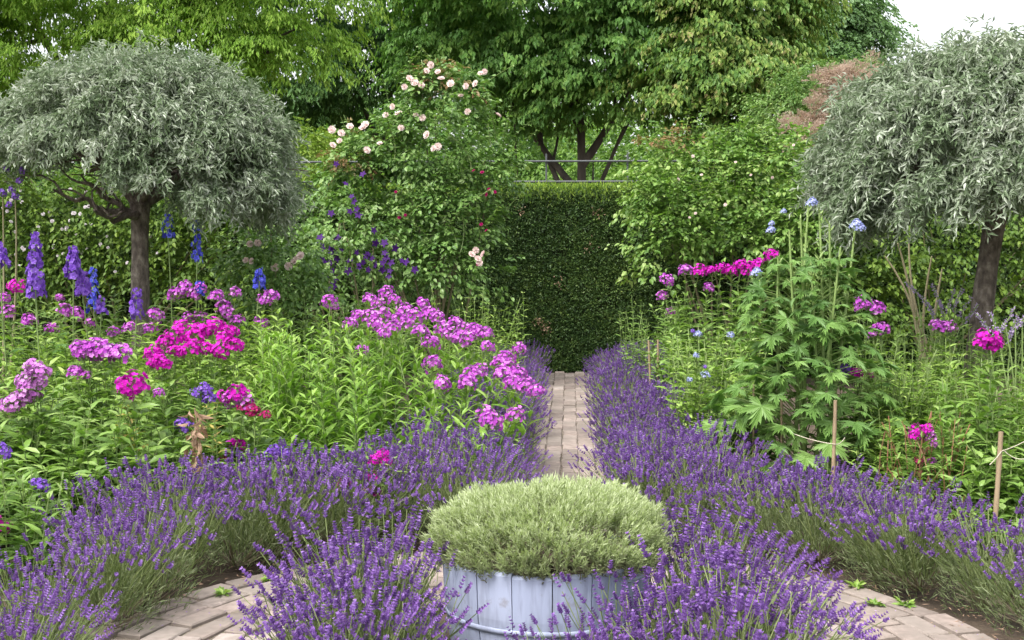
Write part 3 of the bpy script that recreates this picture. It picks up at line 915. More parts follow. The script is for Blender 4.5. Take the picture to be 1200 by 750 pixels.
clump('penstemon', 'slender plant with reddish stems and a few small magenta bells behind right lavender', 'penstemon', bs, hd(h, 6.15, 'magenta', .7), region(70, 1030, 1140, 480, 620, 5.5, 6.4, rg), 117, 'phlox', None, stemm='redstem', L=.1, W=.021)
h = [(985, 440, 'violet', .8), (1003, 438, 'magenta', .6), (990, 434, 'violet', .6), (1020, 440, 'magenta', .4)]
bs = at(995, 290, 7.2); bs[2] = 0
clump('phlox', 'dark violet flowers half hidden behind the big lobed leaves', 'phlox', bs, hd(h, 7.1, 'violet'), region(20, 985, 1060, 430, 500, 6.8, 7.3, rg), 118, 'phlox', M_left, L=.1, W=.022)
# pale green bushy plant with pale blue florets
h = [(818, 392, 'paleblue', .6), (856, 393, 'paleblue', .6), (812, 388, 'violet', .4), (816, 417, 'paleblue', .5), (827, 440, 'paleblue', .7), (808, 445, 'paleblue', .5), (826, 430, 'violet', .4)]
bs = at(840, 290, 7.7); bs[2] = 0
clump('clary', 'bushy pale green plant with tiny pale blue flowers beside the right lavender', 'plant', bs, [(a_, b_, c_, d_, e_ * .65) for a_, b_, c_, d_, e_ in hd(h, 7.4, 'paleblue', .6)], region(150, 785, 900, 385, 500, 7.1, 8.2, rg, lambda p: 372), 119, 'phloxlight', None, L=.08, W=.028)
clump('bushy_perennial', 'leafy green plant with broad leaves between the pale green plant and the lobed leaves', 'plant', np.array([at(860, 290, 7.1)[0], 7.1, 0]), [], region(40, 830, 900, 450, 530, 6.8, 7.2, rg), 120, 'phlox', None, L=.1, W=.035, shape='ovate')
clump('feathery_perennial', 'feathery green plant without flowers between big mauve phlox and dark hedge', 'plant', np.array([at(560, 290, 10.8)[0], 10.8, 0]), [], region(70, 505, 615, 338, 420, 9.8, 11.2, rg), 121, 'phloxlight', None, L=.09, W=.018)
clump('feathery_perennial', 'feathery green plant at the far end of the right lavender before the hedge', 'plant', np.array([at(765, 290, 11.3)[0], 11.3, 0]), [], region(80, 725, 800, 350, 440, 10.2, 11.8, rg), 122, 'phlox', None, L=.085, W=.017)
clump('leafy_perennial', 'mid green leafy stems without flowers right of the brown stake', 'plant', np.array([at(1190, 290, 6.0)[0], 6.0, 0]), [], region(60, 1110, 1240, 500, 640, 5.3, 6.3, rg) + region(40, 1240, 1420, 500, 640, 5.2, 6.3, rg), 123, 'phlox', None, L=.09, W=.042, shape='ovate')
clump('leafy_perennial', 'dense light green stems behind the reddish stemmed plant in right bed', 'plant', np.array([at(1060, 290, 6.9)[0], 6.9, 0]), [], region(110, 1000, 1130, 400, 540, 6.4, 7.2, rg), 124, 'phloxlight', None, L=.09, W=.019)
clump('leafy_perennial', 'dense green stems filling the back of the left bed under the rambler', 'plant', np.array([at(120, 290, 9.8)[0], 9.8, 0]), [], region(90, -30, 330, 345, 400, 8.8, 10.2, rg), 125, 'phlox', None)
clump('leafy_perennial', 'green leafy stems under the pink rose left of the purple clematis', 'plant', np.array([at(370, 290, 9.8)[0], 9.8, 0]), [], region(80, 310, 500, 345, 390, 9.0, 10.5, rg), 126, 'phlox', None)

# ------------------------------------------------------------------ delphiniums
def spike_mesh(col, seed, L, r, n, fr):
    rng = np.random.default_rng(seed)
    mb = MB()
    u = np.linspace(0, 1, n)
    a = np.arange(n) * 2.4 + rng.normal(0, .3, n)
    rad = r * (1.05 - .65 * u ** 1.5)
    c = np.stack([np.cos(a) * rad, np.sin(a) * rad, u * L], 1) + rng.normal(0, .006, (n, 3))
    nr = np.stack([np.cos(a), np.sin(a), np.full(n, .25)], 1) + rng.normal(0, .15, (n, 3))
    floret_ring(mb, c, nr, fr * (1.1 - .55 * u), rng, 5, 'quad', .2, 1.0)
    floret_ring(mb, c, nr, fr * (1.1 - .55 * u) * .6, rng, 4, 'quad', .6, .9)
    tube(mb, [(0, 0, -.05), (0, 0, L * .95)], [.004, .002], 5, 1)
    return mb.mesh(col + '_spike', [FL[col], M['stem']])

def lobed_leaf(mb, p, d, n, size, rng, rnd, mat=0, lobes=5):
    """deeply cut palmate leaf, one fan of faces; p is where the stalk meets the blade"""
    d = unit(np.asarray(d, float))
    s = unit(np.cross(d, n))
    n = np.cross(s, d)
    pts = []
    for k in range(lobes):
        a = radians(-115 + 230 * k / (lobes - 1))
        ln = size * (1.0 - .22 * abs(k - (lobes - 1) / 2) / ((lobes - 1) / 2)) * rng.uniform(.9, 1.1)
        da = radians(230 / (lobes - 1)) / 2
        for f, r in ((-.85, .46), (-.72, .74), (-.55, .6), (-.42, .9), (-.24, .74), (0, 1.05), (.24, .72), (.42, .9), (.56, .6), (.72, .76), (.85, .46)):
            th = a + f * da * (1.0 if abs(f) > .7 else .8)
            pts.append((th, r * ln))
    v = [p]
    for th, r in pts:
        q = r / size
        v.append(p + (d * cos(th) + s * sin(th)) * r - n * size * .38 * q * q + n * .1 * size * abs(sin(th * 2.5)) * q)
    k = len(pts)
    mb.add(v, [[0, i + 1, i + 2] for i in range(k - 1)], rnd, mat)

def delphinium(label, px, py0, py1, Y, col, r, seed, ntot, fr, base_py=None, sparse=False):
    rng = np.random.default_rng(seed)
    top, bot = at(px, py0, Y), at(px, py1, Y)
    base = np.array([bot[0] + rng.normal(0, .05), Y, 0])
    t = thing('delphinium', label, 'delphinium', base, 'delphiniums in the left bed')
    L = top[2] - bot[2]
    o = obj('flower_spike', spike_mesh(col, seed, L, r, ntot, fr), t, bot - base)
    mb = MB()
    tube(mb, curve(base, bot + np.array([0, 0, .01]), rng.normal(0, .015, 3), 8), np.linspace(.007, .004, 8), 5)
    obj('stem', mb.mesh('delphinium_stem', M['stem'], base, True), t)
    mb = MB()
    for k in range(16):
        h = rng.uniform(.1, .8) * bot[2]
        a = rng.uniform(0, 6.28)
        o_ = np.array([cos(a), sin(a), .2])
        c = base + np.array([0, 0, h]) + (bot - base) * np.array([1, 1, 0]) * h / bot[2]
        q = c + o_ * rng.uniform(.06, .14)
        ribbons(mb, [[c, q]], .004, rng, 1)
        lobed_leaf(mb, q, o_ - Z3 * .35, Z3 + o_ * .5, rng.uniform(.05, .085) * (1.2 - .5 * h / bot[2]), rng, rng.random())
    obj('foliage', mb.mesh('delphinium_leaves', [M['delph'], M['stem']], base), t)

delphinium('tall thick violet delphinium spike standing highest at far left', 42, 272, 346, 7.6, 'violet', 0.045, 201, 83, 0.027)
delphinium('violet delphinium spike at the very left picture edge', 0, 284, 312, 7.6, 'violet', 0.041, 202, 40, 0.027)
delphinium('stout violet delphinium spike second from the left tall one', 86, 290, 324, 7.8, 'violet', 0.041, 203, 45, 0.027)
delphinium('leaning violet delphinium spike just below the stout one', 97, 318, 346, 7.9, 'violet', 0.041, 204, 40, 0.026)
delphinium('bright blue delphinium spike right of the violet group', 110, 314, 362, 8.1, 'blue', 0.033, 205, 40, 0.023)
delphinium('slim blue delphinium spike with few flowers just right of the left tree trunk', 197, 252, 278, 8.8, 'blue', 0.037, 206, 21, 0.023)
delphinium('slim blue delphinium spike with gaps, farther right of the left tree trunk', 231, 259, 306, 8.8, 'blue', 0.029, 207, 29, 0.023)
delphinium('short intense blue delphinium spike below the pink rose', 304, 315, 335, 8.8, 'blue', 0.034, 208, 35, 0.023)
delphinium('pale violet delphinium spike in front of the left trunk base', 160, 338, 370, 7.9, 'violet', 0.037, 209, 40, 0.023)
delphinium('small blue delphinium tip among the mauve phlox right of the trunk', 234, 330, 342, 8.6, 'blue', 0.029, 210, 21, 0.023)
delphinium('fading blue violet delphinium spike low beside the bright blue one', 119, 348, 366, 8.0, 'violet', 0.029, 211, 21, 0.023)

def tall_delphinium():
    rng = np.random.default_rng(220)
    base = at(945, 290, 6.9); base[2] = 0
    t = thing('delphinium', 'tall delphinium with big lobed leaves and thick pale stems fading to seed, right bed', 'delphinium', base)
    tops = [(948, 232), (938, 255), (960, 250), (925, 270), (972, 262), (985, 290), (912, 300), (950, 300), (930, 320), (1003, 258)]
    mb = MB()
    lf = MB()
    for i, (px, py) in enumerate(tops):
        top = at(px, py, 6.9 + rng.uniform(-.15, .2))
        b_ = base + np.array([rng.normal(0, .09) + (px - 948) / 900, rng.normal(0, .1), 0])
        Q = curve(b_, top, rng.normal(0, .02, 3), 12)
        tube(mb, Q, np.linspace(.013, .005, 12), 6)
        # seed pods and small leaves up the spent spike
        for k in range(26):
            u = rng.uniform(.62, 1)
            c = Q[0] * (1 - u) + top * u
            a = rng.uniform(0, 6.28)
            o_ = np.array([cos(a), sin(a), 1.2])
            leaves(lf, [c], [o_], [rng.normal(size=3)], rng.uniform(.025, .06), .009, 'lance', .1, mat=1)
    obj('stem', mb.mesh('tall_stem', M['palestem'], base, True), t)
    # the big leaves
    for k in range(380):
        u = rng.random() ** .8
        z = .12 + u * 1.2
        a = rng.uniform(0, 2 * pi)
        rad = (.5 - .27 * max(0, (z - .35)) / .95) * rng.uniform(.35, 1.05)
        q = np.array([base[0] + cos(a) * rad * 1.05 + .0, base[1] + sin(a) * rad * .8, z])
        o_ = np.array([cos(a), sin(a), 0])
        c = np.array([base[0] + cos(a) * .07, base[1] + sin(a) * .07, z - rad * .35])
        ribbons(lf, [[c, (c + q) / 2 + Z3 * .02, q]], .005, rng, 1)
        s = (.135 - .07 * u) * rng.uniform(.6, 1.28)
        lobed_leaf(lf, q, o_ + rng.normal(0, .28, 3) - Z3 * rng.uniform(.05, .5), Z3 + o_ * .55 + rng.normal(0, .28, 3), s, rng, min(1, rng.random() * .65 + .4 * (1 - u) ** 2))
    obj('foliage', lf.mesh('tall_leaves', [M['delph'], M['palestem']], base), t)
    for px, py, s in ((951, 238, .55), (903, 270, .45), (1003, 264, .6), (1008, 268, .5), (886, 320, .55), (904, 262, .3), (918, 248, .3)):
        o = obj('flower_head', HEADS['paleblue'][0], t, at(px, py, 6.9) - base)
        o.scale = (s, s, s)
tall_delphinium()

# ------------------------------------------------------------------ roses, clematis, ramblers
def rose_mesh(col, seed, r=.033):
    rng = np.random.default_rng(seed)
    mb = MB()
    for ring, (k, cup, q) in enumerate(((6, .15, 1.0), (6, .6, .8), (5, 1.3, .6), (4, 2.5, .45))):
        for i in range(k):
            a = 2 * pi * (i + ring * .4) / k
            d = np.array([cos(a), sin(a), cup])
            leaves(mb, [(0, 0, 0)], [d], [np.array([-cos(a) * cup, -sin(a) * cup, 1])], r * q, r * q * 1.1, 'petal', -.1, -.3, [rng.random() * .6 + .1 * ring])
    return mb.mesh(col + '_blossom', FL[col])
ROSE = {c: [rose_mesh(c, 300 + i) for i in range(2)] for c in ('palepink', 'white', 'crimson')}
def clematis_mesh(seed, r=.04):
    rng = np.random.default_rng(seed)
    mb = MB()
    floret_ring(mb, np.zeros((1, 3)), np.array([[0, 0, 1.0]]), np.array([r]), rng, 5, 'ovate', .1, .6)
    return mb.mesh('clematis_blossom', FL['purple'])
CLEM = [clematis_mesh(310), clematis_mesh(311)]

def blossoms(t, name, meshes, pts, rng, s=1.0, face=(0, -1, .5)):
    base = np.array(t.location)
    for i, p in enumerate(pts):
        o = obj(name, meshes[i % len(meshes)], t, np.asarray(p) - base)
        f = Vector(np.asarray(face) + rng.normal(0, .45, 3))
        o.rotation_euler = f.to_track_quat('Z', 'Y').to_euler()
        q = s * rng.uniform(.8, 1.2)
        o.scale = (q, q, q)

rng = np.random.default_rng(321)
pr = bush('pillar_rose', 'tall pillar rose with pale pink blossoms at its top, left of the dark hedge',
          [L_(505, 265, 12.5, .72, .62, .5), L_(505, 185, 12.5, .62, .5, .45), L_(520, 135, 12.4, .4, .3, .35), L_(450, 190, 12.5, .45, .35, .4), L_(560, 205, 12.5, .4, .3, .4),
           L_(512, 105, 12.5, .3, .22, .3), L_(520, 315, 12.3, .5, .3, .4), L_(420, 220, 12.5, .3, .35, .35)],
          G(520, 12.6), 'rose', 320, 'rose', nclump=330, per=5, clump_r=.06, spray_len=.2, K=9, L=.054, W=.034, droop=.3, hang=.2, shape='ovate', stems=14, shell=(.4, 1.08))
pts = [(505, 76), (513, 84), (500, 83), (486, 97), (494, 100), (480, 92), (557, 98), (546, 101), (528, 98), (474, 102), (563, 86), (568, 84), (410, 148), (400, 156), (389, 152), (425, 150), (428, 146), (398, 165), (430, 176),
       (445, 168), (508, 174), (513, 172), (584, 135), (560, 303), (553, 298), (566, 298), (558, 293), (562, 308), (500, 158), (460, 125), (467, 133), (487, 135), (495, 138), (548, 131), (470, 150), (540, 112), (517, 92), (452, 135), (390, 170)]
blossoms(pr, 'blossom', ROSE['palepink'], [at(a, b, 11.8 if b > 140 else 12.0) for a, b in pts], rng)
pts = [(555, 200), (565, 202), (573, 222), (580, 225), (570, 228), (564, 263), (570, 270), (475, 252), (468, 255), (464, 225), (560, 310)]
blossoms(pr, 'crimson_blossom', ROSE['crimson'], [at(a, b, 11.8) for a, b in pts], rng, .5)
mb = crown([L_(420, 185, 12.3, .25, .25, .2), L_(525, 95, 12.4, .3, .15, .2)], 30, 4, rng, .05, .15, 8, .045, .025, droop=.3, hang=.2)
obj('young_foliage', mb.mesh('rose_red_shoots', M['rosered'], np.array(pr.location)), pr)

cl = bush('clematis', 'dark purple clematis climbing through the lower left of the pillar rose', [L_(420, 280, 12.0, .42, .4, .3), L_(400, 310, 11.9, .35, .2, .25)], G(425, 12.1), 'rose', 330, 'clematis',
          nclump=60, per=4, clump_r=.07, spray_len=.18, K=8, L=.05, W=.028, shape='ovate')
pts = [(rng.normal(385, 10), rng.normal(310, 14)) for _ in range(26)] + [(rng.normal(432, 14), rng.normal(306, 9)) for _ in range(14)] + [(rng.normal(462, 8), rng.normal(306, 9)) for _ in range(10)] + \
      [(394, 192), (405, 215), (412, 230), (418, 245), (410, 248), (420, 252), (438, 270), (425, 204), (388, 250), (440, 285), (378, 290), (415, 236)]
blossoms(cl, 'blossom', CLEM, [at(a, b, 11.6) for a, b in pts], rng)

pk = bush('pink_rose', 'small rose with salmon pink blossoms between left silver tree and purple clematis', [L_(325, 310, 10.8, .3, .42, .3), L_(300, 325, 10.8, .25, .3, .3), L_(350, 345, 10.8, .3, .2, .3)], G(318, 10.9), 'rose', 340, 'rose',
          nclump=90, per=5, clump_r=.06, spray_len=.18, K=8, L=.045, W=.028, shape='ovate')
blossoms(pk, 'blossom', ROSE['palepink'], [at(a, b, 10.45) for a, b in ((293, 286), (302, 285), (295, 306), (288, 305), (345, 306), (338, 312), (352, 300), (322, 313))], rng, 1.0)

rm = bush('rambler_rose', 'rambling rose with small white flowers covering the hedge behind the left silver tree',
          [L_(x, y, 13.3, .75, .6, .35) for x, y in ((-40, 230), (40, 300), (40, 215), (110, 260), (190, 300), (190, 225), (260, 290), (300, 240), (-20, 320), (110, 320), (250, 330))],
          G(130, 13.5), 'hedgerose', 350, 'rose', nclump=460, per=4, clump_r=.08, spray_len=.25, K=10, L=.055, W=.032, shape='ovate', stems=10, shell=(.6, 1.0))
pts = [(rng.uniform(0, 110), rng.uniform(222, 300)) for _ in range(46)] + [(rng.uniform(0, 200), rng.uniform(260, 320)) for _ in range(16)]
blossoms(rm, 'blossom', ROSE['white'], [at(a, b, 12.85) for a, b in pts], rng, .55)
cl2 = bush('clematis', 'violet clematis hanging under the left side of the silver dome', [L_(5, 222, 9.0, .22, .18, .15)], G(2, 9.1), 'hedgerose', 360, 'clematis', nclump=16, per=4, clump_r=.06, spray_len=.16, K=8, L=.045, W=.025, stems=2)
vio = [head_mesh('violet', 361, .05, 20, .02)]
blossoms(cl2, 'blossom', vio, [at(a, b, 8.75) for a, b in ((3, 226), (14, 222), (22, 212), (8, 198), (26, 200), (18, 230), (10, 240), (48, 190))], rng, .55)

rr_ = bush('climbing_rose', 'broad pale green climbing rose spilling over the hedge right of centre',
          [L_(840, 220, 13.2, .75, .42, .4), L_(920, 215, 13.2, .6, .45, .4), L_(800, 260, 13.0, .42, .4, .35), L_(785, 225, 13.2, .35, .3, .35), L_(880, 265, 13.0, .75, .42, .4), L_(810, 185, 13.4, .4, .2, .3), L_(940, 280, 12.9, .5, .5, .4), L_(775, 285, 12.9, .22, .3, .3), L_(768, 225, 13.0, .14, .16, .2), L_(768, 305, 12.8, .14, .2, .2), L_(955, 215, 12.9, .35, .35, .3), L_(870, 160, 13.4, .3, .1, .2), L_(890, 180, 13.4, .5, .18, .3)],
          G(850, 13.4), 'rosepale', 370, 'rose', nclump=330, per=5, clump_r=.07, spray_len=.24, K=9, L=.056, W=.036, droop=.3, hang=.2, shape='ovate', stems=14, shell=(.4, 1.12))
blossoms(rr_, 'blossom', ROSE['palepink'], [at(a, b, 12.3) for a, b in ((815, 250), (808, 255), (795, 210), (880, 205), (905, 208), (862, 190), (930, 170), (850, 240), (812, 183), (822, 205))], rng, .45)
mb = crown([L_(770, 160, 13.2, .14, .12, .1), L_(800, 165, 13.2, .25, .08, .1)], 14, 3, rng, .04, .13, 7, .05, .026, droop=.3, hang=.3)
obj('young_foliage', mb.mesh('climber_red_shoots', M['rosered'], np.array(rr_.location)), rr_)
bush('climbing_rose', 'darker climbing rose covering the hedge behind the right silver tree',
     [L_(x, y, 13.0, .7, .5, .3) for x, y in ((1000, 310), (1080, 290), (1160, 310), (1230, 280), (1020, 360), (1120, 350), (1200, 350), (960, 340), (1050, 250), (1180, 250))],
     G(1090, 13.3), 'hedgerose', 380, 'rose', nclump=260, per=4, clump_r=.09, spray_len=.24, K=9, L=.06, W=.036, shape='ovate', stems=10, shell=(.6, 1.0))
bush('climbing_rose', 'leafy rose low on the hedge between pillar rose and purple clematis', [L_(x, y, 13.2, .55, .4, .3) for x, y in ((380, 260), (380, 310), (430, 330), (480, 320), (350, 280))],
     G(420, 13.4), 'rose', 381, 'rose', nclump=120, per=4, clump_r=.08, spray_len=.22, K=9, L=.055, W=.033, shape='ovate', stems=5, shell=(.6, 1.0))
def shoots(t, name, pts, length, seed, leafm):
    # young arching shoots that break the outline
    rng = np.random.default_rng(seed)
    base = np.array(t.location)
    foot = np.array([at(a, b, Y) for a, b, Y in pts])
    top = foot + np.stack([rng.normal(0, .45, len(foot)), rng.normal(-.3, .25, len(foot)), rng.uniform(.3, 1, len(foot))], 1) * length
    mb = MB()
    stalks(mb, foot, top, rng, L=.06, W=.036, pitch=.05, shape='ovate', up=.3, stemw=.008, taper=.5)
    obj(name, mb.mesh(t.name.split('.')[0] + '_shoots', [M[leafm], M['stem']], base), t)
rngs = np.random.default_rng(386)
shoots(rr_, 'foliage', [(rngs.uniform(765, 960), rngs.uniform(165, 215), 13.1) for _ in range(46)] + [(rngs.uniform(762, 795), rngs.uniform(215, 310), 12.8) for _ in range(22)] + [(rngs.uniform(760, 960), rngs.uniform(215, 300), 12.5) for _ in range(40)], .45, 387, 'rosepale')
shoots(pr, 'foliage', [(505 + rngs.normal(0, 30), rngs.uniform(95, 140), 12.3) for _ in range(20)] + [(rngs.uniform(395, 470), rngs.uniform(165, 215), 12.2) for _ in range(16)] + [(rngs.uniform(560, 605), rngs.uniform(170, 250), 12.2) for _ in range(16)] + [(rngs.uniform(440, 590), rngs.uniform(150, 300), 11.9) for _ in range(24)], .42, 388, 'rose')
shoots(rm, 'foliage', [(rngs.uniform(-20, 340), rngs.uniform(200, 320), 12.9) for _ in range(50)], .4, 389, 'hedgerose')

# bare old canes under the right tree
mb = MB()
base = at(1082, 290, 9.8); base[2] = 0
rngc = np.random.default_rng(390)
for (x0, y0, x1, y1) in ((1078, 410, 1052, 285), (1082, 415, 1092, 300), (1080, 410, 1037, 300), (1090, 410, 1104, 315), (1085, 400, 1065, 280)):
    a, b_ = at(x0, y0, 9.8), at(x1, y1, 9.8)
    tube(mb, np.vstack([[base[0] + rngc.normal(0, .03), 9.8, 0], curve(a, b_, rngc.normal(0, .03, 3), 7)]), np.linspace(.014, .006, 8), 6)
o = tag(obj('rose_canes', mb.mesh('rose_canes', M['cane'], base, True)), 'bare upright rose canes with few leaves left of the leaning trunk', 'rose')
o.location = base

# mauve spike flowers under the right tree
def veronica(label, base_px, Y, tips, seed):
    rng = np.random.default_rng(seed)
    base = at(base_px, 290, Y); base[2] = 0
    t = thing('veronica', label, 'veronica', base, 'faded heather coloured spikes in the right bed')
    for (x, y, dx) in tips:
        p = at(x, y, Y + rng.uniform(-.1, .1))
        q = p + unit(np.array([dx, 0, .7])) * .1
        mb, fl = MB(), MB()
        tube(mb, np.vstack([curve(base + np.array([rng.normal(0, .05), 0, 0]), p, rng.normal(0, .03, 3), 6), [q]]), .004, 5)
        n = 46
        u = rng.uniform(-.5, 1, n)[:, None]
        d = unit(rng.normal(size=(n, 3)))
        leaves(fl, p + (q - p) * u, d + unit(q - p) * .5, rng.normal(size=(n, 3)), .02, .01, 'diamond')
        o = obj('stem', mb.mesh('veronica_stem', M['stem'], base), t)
        obj('flower_spike', fl.mesh('veronica_flower', FL['heather'], base), o)
veronica('fan of faded heather coloured flower spikes left of the leaning trunk', 1110, 8.0, [(1075, 345, -.6), (1090, 362, -.5), (1100, 352, -.3), (1112, 358, .2), (1120, 356, .3), (1128, 364, .4), (1105, 368, -.2), (1095, 372, -.4), (1135, 372, .5)], 395)
veronica('faded lilac flower spikes at the right picture edge beside the magenta head', 1190, 7.1, [(1158, 384, -.6), (1168, 386, -.3), (1178, 380, .4), (1190, 384, .6), (1198, 378, .7), (1185, 392, .2)], 396)

# withered and yellowing stalks in the left bed
mb = MB()
rngw = np.random.default_rng(398)
base = at(232, 290, 6.0); base[2] = 0
t = thing('withered_plant', 'withered brown stalk with crumpled hanging leaves at the left lavender', 'plant', base)
tube(mb, curve(base, at(228, 478, 6.0), (.02, 0, 0), 8), np.linspace(.006, .003, 8), 5)
obj('stem', mb.mesh('withered_stem', M['withered'], base), t)
mb = MB()
pp = np.array([at(rngw.normal(229 + (y - 480) * .08, 6), y, 6.0 + rngw.normal(0, .04)) for y in rngw.uniform(480, 575, 70)])
leaves(mb, pp, rngw.normal(0, .5, (70, 3)) - Z3, rngw.normal(size=(70, 3)), rngw.uniform(.05, .09, 70), .022, 'lance', .6, .5)
obj('foliage', mb.mesh('withered_leaves', M['withered'], base), t)
for (lab, px, y0, y1) in (('yellowing leafy stalk under the single magenta head', 147, 462, 510), ('pale yellow leaves right of the withered stalk', 250, 465, 500)):
    base = at(px, 290, 6.1); base[2] = 0
    t = thing('yellowing_plant', lab, 'plant', base)
    mb = MB()
    stalks(mb, np.array([base, base + .02, base - .02]) * np.array([1, 1, 0]), np.array([at(px - 4, y0, 6.1), at(px + 5, y0 + 8, 6.15), at(px, y0 + 14, 6.0)]), rngw, .07, .018, low=.55)
    obj('foliage', mb.mesh('yellowing_leaves', [M['yellowed'], M['stem']], base), t)

# ------------------------------------------------------------------ lavender
def lavender_proto(seed, nst=160, R_=.34, H=.46):
    rng = np.random.default_rng(seed)
    t = bpy.data.objects.new('lavender_plant', None)
    t.empty_display_size = .1
    COL.objects.link(t)
    t['category'] = 'lavender'
    mb = MB()                                   # grey green narrow leaves
    n = 1500
    a = rng.uniform(0, 6.28, n)
    rr = np.sqrt(rng.uniform(0, 1, n)) * .235
    z = rng.uniform(.0, 1, n) ** .8 * (.31 - 1.9 * rr ** 2)
    p = np.stack([np.cos(a) * rr, np.sin(a) * rr, z], 1)
    d = np.stack([np.cos(a) * rr * 4, np.sin(a) * rr * 4, np.full(n, .9)], 1) + rng.normal(0, .45, (n, 3))
    leaves(mb, p, d, rng.normal(size=(n, 3)), rng.uniform(.03, .06, n), .0048, 'quad', .2)
    m = 40                                      # woody base
    a2 = rng.uniform(0, 6.28, m)
    e = np.stack([np.cos(a2) * .17, np.sin(a2) * .17, rng.uniform(.05, .16, m)], 1)
    ribbons(mb, np.stack([e * .1, e * .5 - Z3 * .01, e], 1), .006, rng, 1)
    obj('foliage', mb.mesh('lavender_foliage', [M['lavleaf'], M['lavwood']]), t)
    # flower stalks in a dome
    th = np.sqrt(rng.uniform(0, 1, nst)) * radians(36)
    a = rng.uniform(0, 6.28, nst)
    d = np.stack([np.sin(th) * np.cos(a), np.sin(th) * np.sin(a), np.cos(th)], 1)
    b0 = d * np.array([.2, .2, 0]) + np.array([0, 0, .08]) * 1
    ln = H * rng.uniform(.72, 1.1, nst)
    end = b0 + d * (ln - .08)[:, None] - Z3 * (.05 * np.sin(th) ** 2)[:, None]
    mid = (b0 + end) / 2 + rng.normal(0, .026, (nst, 3)) + Z3 * .01
    mb = MB()
    ribbons(mb, np.stack([b0, mid, end], 1), .0032, rng)
    obj('flower_stem', mb.mesh('lavender_stems', M['lavstem']), t)
    mb = MB()
    ax = unit(end - mid)
    sl = rng.uniform(.022, .058, nst)
    sb = rng.uniform(0, 1, nst)
    WN, FN = 5, 6
    for wi in range(WN):
        u = wi / (WN - 1)
        extra = -.35 * (rng.random(nst) < .35) if wi == 0 else 0
        c = end + ax * (sl * (u + extra))[:, None]
        a1 = unit(np.cross(ax, rng.normal(size=(nst, 3))))
        a3 = np.cross(ax, a1)
        for k in range(FN):
            q = 2 * pi * k / FN + wi * .5
            o = a1 * cos(q) + a3 * sin(q)
            sz = rng.uniform(.8, 1.25, nst) * (1.05 - .35 * u)
            leaves(mb, c, o + ax * .9, o - ax * .3, .0145 * sz, .0098 * sz, 'diamond', 0, -.3, np.clip(.4 * sb + .6 * rng.uniform(0, 1, nst), 0, 1))
    obj('flower_spike', mb.mesh('lavender_flowers', M['lavfl']), t)
    return t

LAV = [lavender_proto(400 + i, n_) for i, n_ in enumerate((135, 105, 150, 85, 120, 145))]
used = set()
LR = random.Random(9)
def lavender(x, y, label, group, scale=1.0, lean=(0, 0)):
    i = LR.randrange(6)
    loc, rot, s = (x, y, 0), (lean[0] + LR.gauss(0, .1), lean[1] + LR.gauss(0, .1), LR.uniform(-.5, .5)), scale * LR.uniform(.84, 1.14)
    if i not in used:
        used.add(i)
        o = LAV[i]
        o.location, o.rotation_euler, o.scale = loc, rot, (s,) * 3
        o['label'], o['group'] = label, group
    else:
        dup(LAV[i], loc, rot, s, label, group)

# along the straight path
for sgn, lab, grp in ((-1, 'purple lavender plant in the row along the left edge of the straight brick path', 'lavender left of the straight path'),
                      (1, 'purple lavender plant in the row along the right edge of the straight brick path', 'lavender right of the straight path')):
    y = 6.25
    while y < 13.45:
        for x in (.405, .7):
            if sgn > 0 and x > .7 and y > 11.8:
                continue
            lavender(sgn * (x + .011 * (y - 6) + LR.gauss(0, .03)) - .012, y + LR.uniform(-.08, .08), lab, grp, .84 - .012 * (y - 6), (0, -sgn * .1 if x < .6 else 0))
        y += .29
# outer ring
def arc(r, a0, a1, step, lab, grp, sc=1.0, lean=.16):
    n = max(1, int(abs(radians(a1 - a0)) * r / step))
    for k in range(n + 1):
        a = radians(a0 + (a1 - a0) * k / n) + LR.gauss(0, .01)
        q = r + LR.gauss(0, .03)
        # lean towards the centre of the circle
        lavender(CEN[0] + q * cos(a), CEN[1] + q * sin(a), lab, grp, sc, (lean * sin(a), -lean * cos(a)))
LAL = 'purple lavender plant in the curved bed left of the circular paving'
LAR = 'purple lavender plant in the curved bed right of the circular paving'
arc(1.88, 104, 153, .26, LAL, 'lavender in the left curved bed', .84, .1)
arc(1.63, 158, 204, .23, LAL, 'lavender in the left curved bed', .76, .1)
arc(2.16, 106, 150, .3, LAL, 'lavender in the left curved bed', .8, .03)
arc(1.9, 76, 40, .26, LAR, 'lavender in the right curved bed', .84, .16)
arc(1.86, 33, -8, .26, LAR, 'lavender in the right curved bed', .74, .2)
arc(2.16, 74, 44, .3, LAR, 'lavender in the right curved bed', .78, .08)
# round the tub
for k in range(17):
    a = k / 17 * 2 * pi + .1
    f = sin(a)
    if f > .5 or (f < -.5 and -.75 < cos(a) < .3):
        continue
    q = .57
    lavender(CEN[0] + q * cos(a), CEN[1] + q * sin(a), 'purple lavender plant crowding round the foot of the painted tub', 'lavender round the tub',
             .9 if f > -.3 else .8, (-.2 * f, .25 * cos(a)))
for x, y, q in ((-.34, -.74, .66), (-.06, -.74, .66), (.14, -.7, .7), (.38, -.6, .82), (-.5, -.62, .82), (.56, -.6, .88), (-.6, -.42, .88), (.72, -.25, .86), (.46, -.8, .85)):
    lavender(CEN[0] + x, CEN[1] + y, 'purple lavender plant crowding round the foot of the painted tub', 'lavender round the tub', q, (.1, .1 * x))

